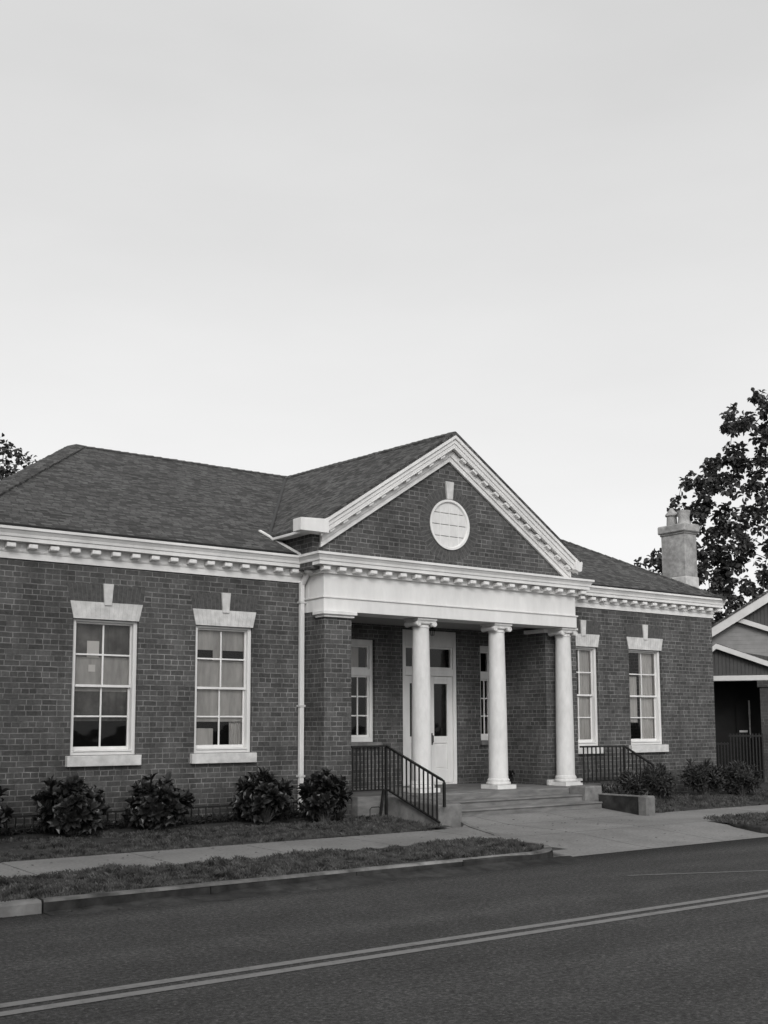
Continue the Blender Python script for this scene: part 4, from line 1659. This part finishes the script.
R = thing('iron_railing', 'black iron railing running from the brick pier down the left side of the steps', 'railing', (10.45, -0.8, -1.42), 'iron porch railings')
X0, Y0 = 10.45, -0.785
tr_ = MB()
tr_.bar((9.79, -0.785, -0.325), (X0, Y0, -0.318), 0.04, 0.028)
tr_.bar((X0, Y0, -0.318), (X0 + .04, -2.13, -0.80), 0.04, 0.028)
tr_.tube([(X0 + .04, -2.12, -0.797), (X0 + .06, -2.155, -0.82), (X0 + .06, -2.16, -0.86)], 0.018, 6)
build('top_rail', tr_, M['iron'], R)
br_ = MB()
br_.bar((9.79, -0.785, -1.0), (X0, Y0, -1.0), 0.032, 0.024)
br_.bar((X0, -0.82, -1.0), (X0, -2.12, -1.425), 0.032, 0.024)
build('bottom_rail', br_, M['iron'], R)
for k in range(0, 9):
    xx = 9.81 + (X0 - 9.81) * k / 9
    build('baluster', MB().bar((xx, Y0, -1.0), (xx, Y0, -0.325), 0.019, 0.019), M['iron'], R)
for k in range(1, 13):
    y_ = Y0 - 1.34 * k / 12.6
    zt_ = -0.318 - 0.482 * (Y0 - y_) / 1.345
    zb_ = -1.0 - 0.425 * max(0, (-0.82 - y_)) / 1.30
    build('baluster', MB().bar((X0, y_, zb_), (X0, y_, zt_), 0.019, 0.019), M['iron'], R)
for (p, q) in (((X0, Y0, -1.46), (X0, Y0, -0.318)), ((10.28, Y0 - .06, -1.47), (10.40, Y0, -1.0)), ((X0 + .06, -2.16, -1.2), (X0 + .06, -2.16, -0.84))):
    build('post', MB().bar(p, q, 0.035, 0.035), M['iron'], R)

R = thing('iron_railing', 'black iron railing right of the porch, sloping down behind the small shrubs', 'railing', (16.0, -0.78, -1.42), 'iron porch railings')
tr_ = MB()
yr_ = -0.6
tr_.bar((15.02, yr_, -0.40), (16.2, yr_, -0.40), 0.04, 0.028)
tr_.bar((16.2, yr_, -0.40), (17.01, yr_, -0.77), 0.04, 0.028)
build('top_rail', tr_, M['iron'], R)
br_ = MB()
br_.bar((15.02, yr_, -1.03), (16.2, yr_, -1.03), 0.03, 0.024)
br_.bar((16.2, yr_, -1.03), (17.01, yr_, -1.38), 0.03, 0.024)
build('bottom_rail', br_, M['iron'], R)
for k in range(0, 18):
    xx = 15.1 + 1.88 * k / 17
    dz = max(0, xx - 16.2) * 0.45
    build('baluster', MB().bar((xx, yr_, -1.03 - dz * .95), (xx, yr_, -0.40 - dz), 0.019, 0.019), M['iron'], R)
for xx in (16.2, 17.01):
    dz = max(0, xx - 16.2) * 0.45
    build('post', MB().bar((xx, yr_, -1.44), (xx, yr_, -0.39 - dz), 0.035, 0.035), M['iron'], R)

# low planter wall running forward from the right end of the steps
lw = thing('low_wall', 'low dark kerb wall ending in a pale concrete block beside the driveway', 'low wall', (14.5, -2.1, -1.45))
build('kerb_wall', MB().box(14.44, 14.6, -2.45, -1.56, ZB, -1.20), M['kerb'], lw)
build('coping', MB().box(14.43, 14.61, -2.45, -1.56, -1.198, -1.18), M['concrete_old'], lw, bevel=0.006)
build('end_block', MB().box(14.41, 14.63, -2.66, -2.453, ZB, -1.17), M['concrete_old'], lw, bevel=0.025)

# potted plant in the porch corner
pp = thing('flower_pot', 'dark pot with a small leafy plant in the porch corner', 'plant pot', (14.42, 0.75, -1.10))
build('pot', MB().lathe([(0.09, -1.099), (0.13, -0.94), (0.14, -0.93), (0.115, -0.925), (0.10, -0.95)], 14.42, 0.75, 18), M['iron'], pp, smooth=True)


# ------------------------------------------------------------------ plants
def leaf(V, F, p, d, nrm, L, Wd, bend=0.25):
    """one pointed leaf of four faces, folded along the midrib and drooping at the tip"""
    d = d.normalized()
    s_ = d.cross(nrm)
    if s_.length < 1e-3:
        s_ = d.cross(Vector((1, 0, 0)))
    s_ = s_.normalized()
    n2 = s_.cross(d).normalized()
    o = len(V)
    q1 = p + d * (L * .45) - n2 * (bend * L * .1)
    q2 = p + d * (L * .75) - n2 * (bend * L * .3)
    tip = p + d * (L * .97) - n2 * (bend * L * .75)
    fold = n2 * (Wd * .22)
    V += [p, q1 + s_ * Wd * .45 + fold, q1 - s_ * Wd * .45 + fold, q1, q2 + s_ * Wd * .42 + fold, q2 - s_ * Wd * .42 + fold, q2, tip]
    F += [(o, o + 3, o + 1), (o, o + 2, o + 3), (o + 1, o + 3, o + 6, o + 4), (o + 3, o + 2, o + 5, o + 6), (o + 4, o + 6, o + 7), (o + 6, o + 5, o + 7)]


def mesh_of(name, V, F, mat, parent):
    me = bpy.data.meshes.new(name)
    me.from_pydata([tuple(v) for v in V], [], F)
    me.materials.append(mat)
    o = bpy.data.objects.new(name, me)
    COL.objects.link(o)
    o.parent = parent
    return o


def rosette_shrub(seed, W, H, n_ros, leafL, leafW, mat, per=11, base_gap=0.12):
    """rounded shrub of leafy shoots, each ending in a rosette"""
    rng = random.Random(seed)
    V, F = [], []
    st = MB()
    for k in range(n_ros):
        a = rng.uniform(0, 6.283)
        el = math.asin(rng.uniform(-0.75, 1.0))
        lob = 0.82 + 0.30 * noise.noise((math.cos(a) * 1.6 + seed, math.sin(a) * 1.6, el * 1.4))
        rr = rng.uniform(0.5, 1.0) * lob * 1.05
        p = Vector((math.cos(a) * math.cos(el) * W / 2 * rr, math.sin(a) * math.cos(el) * W / 2 * rr, H * 0.45 + math.sin(el) * H * 0.5 * rr))
        if p.z < base_gap:
            p.z = base_gap + rng.uniform(0, 0.06)
        out = Vector((p.x, p.y, (p.z - H * 0.25) * 1.1)).normalized()
        root = Vector((rng.uniform(-.06, .06), rng.uniform(-.06, .06), 0))
        mid = root.lerp(p, 0.5) + Vector((0, 0, 0.04))
        st.tube([root, mid, p], 0.009, 5, 0.004)
        t1 = out.orthogonal().normalized()
        t2 = out.cross(t1)
        for i in range(per):
            b = 2.4 * i + rng.uniform(-.3, .3)
            tilt = 0.25 + 1.15 * (i / per)
            d = out * math.cos(tilt) + (t1 * math.cos(b) + t2 * math.sin(b)) * math.sin(tilt)
            L = leafL * rng.uniform(.7, 1.15)
            leaf(V, F, p - out * (0.05 * i / per), d, out, L, leafW * rng.uniform(.8, 1.1), rng.uniform(.1, .5))
    return V, F, st


def shrub(label, loc, seed, W, H, n_ros, leafL, leafW, mat, per=11, name='shrub', group=None):
    t_ = thing(name, label, 'shrub', loc, group)
    V, F, st = rosette_shrub(seed, W, H, n_ros, leafL, leafW, mat, per)
    mesh_of('foliage', V, F, mat, t_)
    st.v = [(a + loc[0], b + loc[1], c + loc[2]) for a, b, c in st.v]
    build('stems', st, M['stem'], t_, uv=False)
    return t_


GL = 'broad-leaved shrubs along the left wall'
for i, (x_, y_, W_, H_, lab) in enumerate((
        (4.20, -0.60, 0.92, 0.76, 'dark broad-leaved shrub cut off by the left edge of the photo'),
        (5.42, -0.62, 1.02, 0.80, 'dark broad-leaved shrub below the sill of the leftmost window'),
        (6.62, -0.60, 0.88, 0.76, 'dark broad-leaved shrub standing between the two left windows'),
        (8.36, -0.58, 1.02, 0.78, 'dark broad-leaved shrub under the right edge of the second window, left of downspout'),
        (9.16, -0.98, 0.76, 0.82, 'dark broad-leaved shrub in front of the white downspout by the brick pier'))):
    shrub(lab, (x_, y_, h_ground(y_) - 0.01), 11 + i, W_, H_, (72, 88, 66, 82, 88)[i], (0.17, 0.18, 0.19, 0.17, 0.16)[i], (0.082, 0.088, 0.094, 0.084, 0.078)[i], M['shrub'], (10, 11, 9, 11, 12)[i], group=GL)
GR = 'small bushes in front of the right wing'
for i, (x_, y_, W_, H_, n, lab) in enumerate((
        (15.35, -1.05, 0.9, 0.40, 40, 'low dark spreading bush beside the foot of the rightmost column'),
        (15.85, -1.05, 0.5, 0.62, 60, 'slender dark bush in front of the flat part of the right railing'),
        (16.75, -0.95, 0.78, 0.72, 80, 'dark bush at the lower end of the right sloping railing'),
        (18.30, -0.75, 0.92, 0.78, 110, 'rounded fine-leaved bush under the rightmost window of the brick wing'),
        (19.40, -0.85, 0.90, 0.70, 110, 'rounded fine-leaved bush at the right corner of the brick building'))):
    shrub(lab, (x_, y_, h_ground(y_) - 0.01), 31 + i, W_, H_, n, 0.15, 0.032, M['shrub_r'], 12, name='bush', group=GR)
V, F, st = rosette_shrub(77, 0.42, 0.3, 18, 0.13, 0.04, M['shrub'])
o = mesh_of('foliage', V, F, M['shrub'], pp)
o.location = (0, 0, 0.12)
pp.scale = (0.72, 0.72, 0.62)

V, F = [], []
rg2 = random.Random(88)
for k in range(2600):
    x_ = rg2.uniform(3.6, 9.3)
    y_ = -0.06 - 0.34 * rg2.random() ** 1.3
    hgt = 0.05 + 0.08 * (0.5 + noise.noise((x_ * 1.3, 0, 2))) * rg2.random()
    p0 = Vector((x_, y_, h_ground(y_) + rg2.random() * hgt))
    d = Vector((rg2.gauss(0, .7), rg2.gauss(-.2, .6), rg2.uniform(.0, .7)))
    leaf(V, F, p0, d, Vector((0, -.3, 1)), rg2.uniform(.06, .12), rg2.uniform(.02, .035), .4)
me = bpy.data.meshes.new('ground_cover')
me.from_pydata([tuple(v) for v in V], [], F)
me.materials.append(M['shrub'])
o = bpy.data.objects.new('ground_cover', me)
COL.objects.link(o)
tag(o, 'dark leafy ground cover along the foot of the left brick wall', 'ground cover', None, 'stuff')

# low wire garden edging behind the left shrubs
ge = thing('garden_edging', 'low black hooped iron edging fence behind the left shrubs', 'garden fence', (7.7, -0.32, -1.41))
gm_ = MB()
x = 4.2
while x < 9.1:
    zg = h_ground(-.32)
    gm_.tube([(x, -0.32, zg - .05), (x, -0.32, zg + 0.25)], 0.011, 5)
    x += 0.115
build('pickets', gm_, M['iron'], ge, uv=False)
for z_ in (-1.165, -1.33):
    build('rail', MB().bar((4.15, -0.32, z_), (9.1, -0.32, z_), 0.02, 0.02), M['iron'], ge, uv=False)
he = thing('wire_hoop', 'thin black wire hoop standing in the grass by the porch railing', 'garden hoop', (10.12, -0.95, -1.43))
build('hoop', MB().tube([(10.02, -0.95, -1.46), (10.02, -0.95, -1.28), (10.05, -.95, -1.25), (10.19, -.95, -1.25), (10.22, -0.95, -1.28), (10.22, -0.95, -1.46)], 0.007, 6), M['iron'], he, uv=False)

# ------------------------------------------------------------------ the neighbouring house
AZN = math.radians(53.88577)
EV = Vector((math.sin(AZN), math.cos(AZN), 0))
EU = Vector((math.cos(AZN), -math.sin(AZN), 0))


class NB(MB):
    """built in the neighbour's own frame: u to the right, v away, z up"""
    def world(s):
        s.v = [tuple(CAM + EU * a + EV * (29 + b) + Vector((0, 0, c))) for a, b, c in s.v]
        return s


base = CAM + EU * 1.5 + EV * 30 + Vector((0, 0, -1.45))
Hs = thing('neighbour_house', 'smaller house at the far right with white bargeboards and a dark open porch', 'house', base)


def nb(name, mb, mat, par=None, bevel=0.0):
    return build(name, mb.world(), mat, par or Hs, bevel=bevel)


UA, ZA, SR, SL_ = -0.50, 2.02, 0.385, 0.85


def pz_(u):
    return ZA - (SR * (u - UA) if u > UA else SL_ * (UA - u))


ur, ul = 3.2, -1.35
nb('porch_gable', NB().prism_y([(ul, 1.18), (ur, 1.18), (ur, max(1.2, pz_(ur) - .1)), (UA, ZA - .1), (ul, max(1.2, pz_(ul) - .1))], 0.06, 0.14), M['batten'])
nb('porch_beam', NB().box(ul - .1, ur, 0.0, 0.3, 1.085, 1.215), M['nb_white'], bevel=0.01)
rkk = NB()
rkk.prism_y([(UA, ZA - .13), (ur, pz_(ur) - .13), (ur, pz_(ur)), (UA, ZA)], -0.12, -0.05)
rkk.prism_y([(UA, ZA), (ul, pz_(ul)), (ul, pz_(ul) - .15), (UA, ZA - .13)], -0.12, -0.05)
nb('bargeboard', rkk, M['nb_white'])
prf = NB()
prf.prism_y([(UA, ZA - .02), (ur, pz_(ur) - .02), (ur, pz_(ur) + .02), (UA, ZA + .02)], -0.049, 1.6)
prf.prism_y([(UA, ZA + .02), (ul, pz_(ul) + .02), (ul, pz_(ul) - .02), (UA, ZA - .02)], -0.049, 1.6)
nb('porch_roof', prf, M['roof'])
SB_, Z0B = 0.605, 2.90    # main rake: z = Z0B + SB_*u
ap_u = 2.9


def mz(u):
    return Z0B + SB_ * u if u < ap_u else Z0B + SB_ * (2 * ap_u - u)


nb('gable_wall', NB().prism_y([(-1.9, -1.6), (7.5, -1.6), (7.5, mz(7.5) - .1), (ap_u, mz(ap_u) - .1), (-1.9, mz(-1.9) - .1)], 1.5, 1.62), M['clap'])
mrk = NB()
mrk.prism_y([(-2.4, mz(-2.4) - .24), (ap_u, mz(ap_u) - .24), (ap_u, mz(ap_u)), (-2.4, mz(-2.4))], 1.22, 1.3)
mrk.prism_y([(ap_u, mz(ap_u) - .24), (8.0, mz(8.0) - .24), (8.0, mz(8.0)), (ap_u, mz(ap_u))], 1.22, 1.3)
nb('bargeboard', mrk, M['nb_white'])
mrf = NB()
mrf.prism_y([(-2.45, mz(-2.45)), (ap_u, mz(ap_u)), (ap_u, mz(ap_u) + .07), (-2.45, mz(-2.45) + .07)], 1.2, 10)
mrf.prism_y([(ap_u, mz(ap_u)), (8.05, mz(8.05)), (8.05, mz(8.05) + .07), (ap_u, mz(ap_u) + .07)], 1.2, 10)
nb('roof', mrf, M['roof'])
u0, z0 = 0.0, 2.84
nb('upper_panel', NB().prism_y([(u0 + .05, z0 - .02), (4.6, z0 - .37 * 4.6), (4.6, mz(4.6) - .3), (ap_u, mz(ap_u) - .3), (u0 + .2, mz(u0 + .2) - .2)], 1.42, 1.498), M['batten'])
nb('trim_board', NB().prism_y([(u0 - .05, z0 - .13), (4.7, z0 - .37 * 4.7 - .13), (4.7, z0 - .37 * 4.7), (u0 - .05, z0)], 1.33, 1.419), M['nb_white'])
nb('side_wall', NB().box(-1.88, -1.7, 1.63, 10, -1.6, mz(-1.8) - .05).box(7.2, 7.4, 1.63, 10, -1.6, mz(7.4) - .1).box(-1.69, 7.19, 9.8, 10, -1.6, 1.6), M['clap'])
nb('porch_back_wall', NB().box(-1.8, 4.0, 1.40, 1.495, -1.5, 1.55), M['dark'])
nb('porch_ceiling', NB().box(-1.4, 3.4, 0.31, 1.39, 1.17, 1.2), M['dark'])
nb('porch_pier', NB().box(0.50, 1.0, 0.02, 0.42, -1.6, 0.92).box(0.44, 1.06, -0.03, 0.46, 0.921, 1.083), M['nb_brick'])
nb('porch_floor', NB().box(-1.8, 4.0, 0.0, 1.39, -1.6, -1.40), M['concrete_old'])
dr = nb('door', NB().box(-0.09, 0.22, 1.34, 1.398, -1.39, 0.62), M['dark'])
nb('door_trim', NB().box(0.222, 0.262, 1.32, 1.398, -0.35, 0.62), M['stucco'], dr)
nb('mail_slot', NB().box(-0.02, 0.18, 1.325, 1.339, -0.20, -0.15), M['nb_white'], dr)
FN = thing('picket_railing', 'black picket railing across the dark porch of the neighbour house', 'railing', CAM + EU * 0.0 + EV * 28.95 + Vector((0, 0, -1.45)))
k = 0
u = -1.3
while u < 0.5:
    zt_ = -0.44 if u < -0.28 else -0.22
    build('picket', NB().box(u, u + 0.03, -0.06, -0.03, -1.42, zt_).world(), M['iron'], FN, uv=False)
    u += 0.075
for q_ in ((-1.35, -0.281, -0.50, -0.46), (-0.28, 0.5, -0.30, -0.26), (-1.35, 0.5, -1.36, -1.32)):
    build('rail', NB().box(q_[0], q_[1], -0.07, -0.02, q_[2], q_[3]).world(), M['iron'], FN, uv=False)


# ------------------------------------------------------------------ trees
def tree(label, base, trunk_h, blobs, leafL, leafW, per, seed, trunk_r, name):
    """blobs: leaf clusters (x, y, z, radius) in the tree's own frame; limbs grow out to reach each"""
    rng = random.Random(seed)
    t_ = thing(name, label, 'tree', base)
    tb = MB()
    nodes = []
    for i in range(7):
        f = i / 6
        nodes.append((Vector((0.25 * math.sin(f * 3 + seed), 0.2 * math.sin(f * 2.2), trunk_h * f)), trunk_r * (1 - 0.5 * f)))
    tb.tube([p for p, r in nodes], trunk_r, 10, trunk_r * 0.55)
    nodes = nodes[3:]
    top = nodes[-1][0]
    for (x_, y_, z_, r_) in sorted(blobs, key=lambda b: (Vector(b[:3]) - top).length):
        c = Vector((x_, y_, z_))
        best = min(nodes, key=lambda q: (q[0] - c).length + 0.25 * (q[0] - top).length * 0 + (0.8 if q[0].z > c.z + .5 else 0))
        a, ra = best
        r0 = max(0.018, ra * 0.6)
        mid = a.lerp(c, 0.5) + Vector((rng.uniform(-.2, .2), rng.uniform(-.2, .2), rng.uniform(-.05, .25))) * min(1, (c - a).length)
        tb.tube([a, mid, c], r0, 6, r0 * 0.5)
        nodes.append((mid, r0 * .8))
        nodes.append((c, r0 * .6))
    build('trunk', _shift(tb, base), M['bark'], t_, uv=False)
    V, F = [], []
    for (x_, y_, z_, r_) in blobs:
        n = int(per * (r_ / 0.5) ** 2)
        c = Vector((x_, y_, z_))
        # a few sprays per cluster, so its outline stays ragged
        subs = [c + Vector((rng.gauss(0, .5), rng.gauss(0, .5), rng.gauss(0, .42))) * r_ for _ in range(max(3, int(7 * r_ / 0.5)))]
        for k in range(n):
            s_ = rng.choice(subs)
            d = Vector((rng.gauss(0, 1), rng.gauss(0, 1), rng.gauss(0, 1))).normalized()
            p = s_ + d * (r_ * 0.30 * rng.random() ** 0.5)
            ld = (d + Vector((rng.gauss(0, .6), rng.gauss(0, .6), rng.gauss(-.2, .5)))).normalized()
            nr = Vector((rng.gauss(0, .6), rng.gauss(0, .6), 1)).normalized()
            leaf(V, F, p, ld, nr, leafL * rng.uniform(.7, 1.2), leafW * rng.uniform(.75, 1.15), rng.uniform(0, .5))
    mesh_of('crown', V, F, M['treeleaf'], t_)
    return t_


def _shift(mb, base):
    mb.v = [(a + base[0], b + base[1], c + base[2]) for a, b, c in mb.v]
    return mb


rng = random.Random(5)
cen_u, cen_z = 4.2, 8.2
D_ = 45.0
bl = []
# outer sprays of the left half of the crown (u to the right, z up, seen from the street)
outer = [(1.1, 13.0, .42), (1.5, 12.5, .42), (.1, 12.45, .4), (-.15, 12.05, .42), (.3, 11.85, .45), (.85, 12.1, .42), (.55, 11.4, .4), (.15, 11.55, .35), (1.3, 11.9, .4),
         (.2, 10.75, .42), (.6, 10.5, .4), (1.3, 11.0, .45), (1.7, 11.4, .45), (1.75, 12.2, .5),
         (-.85, 10.15, .45), (-.5, 10.35, .42), (-.1, 10.2, .42), (.3, 10.0, .42), (-.7, 9.75, .45), (-.95, 9.5, .35), (-1.5, 9.7, .38), (-1.55, 9.35, .33), (.8, 9.8, .45), (1.3, 10.1, .45), (1.0, 10.6, .3),
         (-.25, 9.5, .5), (-.65, 9.15, .52), (-.95, 8.95, .42), (.1, 9.2, .4), (.85, 9.15, .42), (1.5, 9.3, .5), (-2.35, 8.9, .24), (-2.0, 8.85, .25), (-1.65, 8.8, .45), (-1.3, 8.65, .45), (-1.5, 8.3, .4), (-1.15, 8.35, .35),
         (-.4, 8.3, .38), (.0, 8.55, .4), (-.5, 8.0, .35), (.7, 8.6, .35), (1.2, 8.5, .45), (.9, 8.0, .5), (.2, 7.6, .5), (-.2, 7.45, .45), (1.4, 7.6, .5), (-.8, 7.1, .45), (-.45, 6.8, .5), (.1, 7.0, .5), (.6, 7.2, .5),
         (-1.2, 7.5, .35), (-1.05, 6.7, .5), (-.6, 6.3, .5), (.0, 6.35, .55), (.55, 6.5, .4), (1.2, 6.9, .5), (-1.4, 6.2, .5), (-1.0, 5.8, .5), (-.3, 5.7, .5), (.25, 5.3, .5), (-.55, 5.2, .5), (-1.1, 5.2, .5), (-.9, 4.7, .5), (-1.4, 4.6, .5), (1.1, 5.9, .4), (1.5, 5.5, .5), (1.0, 4.9, .5), (-.2, 4.6, .5), (.4, 4.5, .5),
         (-3.55, 6.55, .26), (-3.0, 6.6, .36), (-2.7, 6.3, .36), (-2.5, 6.65, .35), (-2.2, 6.9, .4), (-2.3, 6.2, .4), (-1.9, 6.5, .4), (-1.5, 4.1, .45), (-1.2, 3.8, .4), (-2.0, 5.6, .5), (-1.8, 4.9, .5), (-.9, 4.1, .45), (-.5, 3.8, .45), (-1.1, 3.6, .45), (-.2, 4.1, .4)]
for (u, z, r_) in outer:
    bl.append((u, rng.uniform(-1.2, 1.2), z, r_ * 0.92))
for k in range(60):     # the part of the crown beyond the picture edge and the far side
    a, e = rng.uniform(0, 6.283), rng.uniform(-.6, 1.3)
    rr = rng.uniform(2.0, 4.6)
    u = cen_u + 0.6 + rr * math.cos(a) * math.cos(e)
    v = rr * math.sin(a) * math.cos(e)
    if u < 2.2:
        continue
    bl.append((u, v, cen_z + 4.6 * math.sin(e) * rr / 4.6, rng.uniform(.5, .8)))
tb0 = CAM + EU * cen_u + EV * D_ + Vector((0, 0, -1.6))
bl_w = []
for (u, v, z, r_) in bl:
    p = EU * (u - cen_u) + EV * v
    bl_w.append((p.x, p.y, z + 1.6, r_))
tree('tall open-crowned broadleaf tree behind the chimney and the neighbour house', tb0, 6.5, bl_w, 0.25, 0.18, 118, 2, 0.38, 'broadleaf_tree')

AZL = math.radians(17.43)
EV2 = Vector((math.sin(AZL), math.cos(AZL), 0))
EU2 = Vector((math.cos(AZL), -math.sin(AZL), 0))
rng = random.Random(9)
bl = [(.35, .3, 9.3, .3), (.15, 0, 9.45, .3), (-.15, .3, 9.75, .3), (-.3, -.3, 9.55, .3), (-.05, .4, 9.2, .28), (-.45, .3, 9.2, .4), (-.6, 0, 8.8, .5), (-.2, -.2, 8.75, .42), (.05, .2, 8.5, .45), (-.6, .2, 8.3, .6), (-.1, 0, 8.1, .5), (-.75, .4, 9.85, .35), (-1.1, 0, 10.1, .5), (-.2, .3, 7.6, .6)]
for k in range(50):
    a, e, rr = rng.uniform(0, 6.283), rng.uniform(-.8, 1.4), rng.uniform(.8, 2.4)
    bl.append((-2.6 + rr * math.cos(a) * math.cos(e), rr * math.sin(a) * math.cos(e), 8.0 + 2.4 * math.sin(e), rng.uniform(.45, .7)))
tb1 = CAM + EU2 * -2.6 + EV2 * 40 + Vector((0, 0, -1.6))
bl_w = []
for (u, v, z, r_) in bl:
    p = EU2 * (u + 2.6) + EV2 * v
    bl_w.append((p.x, p.y, z + 1.6, r_))
tree('tree top showing over the left hip of the shingle roof', tb1, 6.5, bl_w, 0.2, 0.14, 62, 4, 0.26, 'roadside_tree')

# unseen trees added left of the view to shade the left wing and its panes
for k, (x_, y_, hh, rr, lab) in enumerate(((-12.5, -22.0, 10.5, 4.8, 'large unseen tree added on the near pavement to shade the left wing'),
                                         (-3.4, -4.4, 6.3, 4.0, 'unseen tree added on the far verge to shade the left wing and darken its panes'))):
    rng = random.Random(20 + k)
    bl_w = []
    for q in range(70):
        a, e, r_ = rng.uniform(0, 6.283), rng.uniform(-.9, 1.5), rr * rng.uniform(.45, 1.0)
        bl_w.append((r_ * math.cos(a) * math.cos(e), r_ * math.sin(a) * math.cos(e), hh + r_ * math.sin(e), rng.uniform(.9, 1.3)))
    tree(lab, Vector((x_, y_, -1.6)), hh - rr * 0.6, bl_w, 0.5, 0.32, 14, 30 + k, 0.4, 'added_shade_tree')

# a few dry leaves and bits of grit in the gutter and on the paving
V, F = [], []
rl = random.Random(61)
for k in range(420):
    if k < 260:
        x_, y_ = rl.uniform(2.5, 9.8), -5.33 - abs(rl.gauss(0, .10))
        z_ = ROAD + 0.006
    elif k < 340:
        x_, y_ = rl.uniform(3, 13), rl.uniform(-3.6, -2.4)
        z_ = (h_ground(y_) if x_ < 10 else h_apron(y_)) + 0.006
    else:
        x_, y_ = rl.uniform(10.3, 14), rl.uniform(-5.0, -1.8)
        z_ = h_apron(y_) + 0.006
    a = rl.uniform(0, 6.28)
    L = rl.uniform(.012, .045)
    leaf(V, F, Vector((x_, y_, z_)), Vector((math.cos(a), math.sin(a), rl.uniform(.0, .25))), Vector((0, 0, 1)), L, L * rl.uniform(.4, .7), .3)
me = bpy.data.meshes.new('leaf_litter')
me.from_pydata([tuple(v) for v in V], [], F)
me.materials.append(M['stem'])
o = bpy.data.objects.new('leaf_litter', me)
COL.objects.link(o)
tag(o, 'scattered dry leaf litter in the gutter and on the paving', 'leaf litter', None, 'stuff')
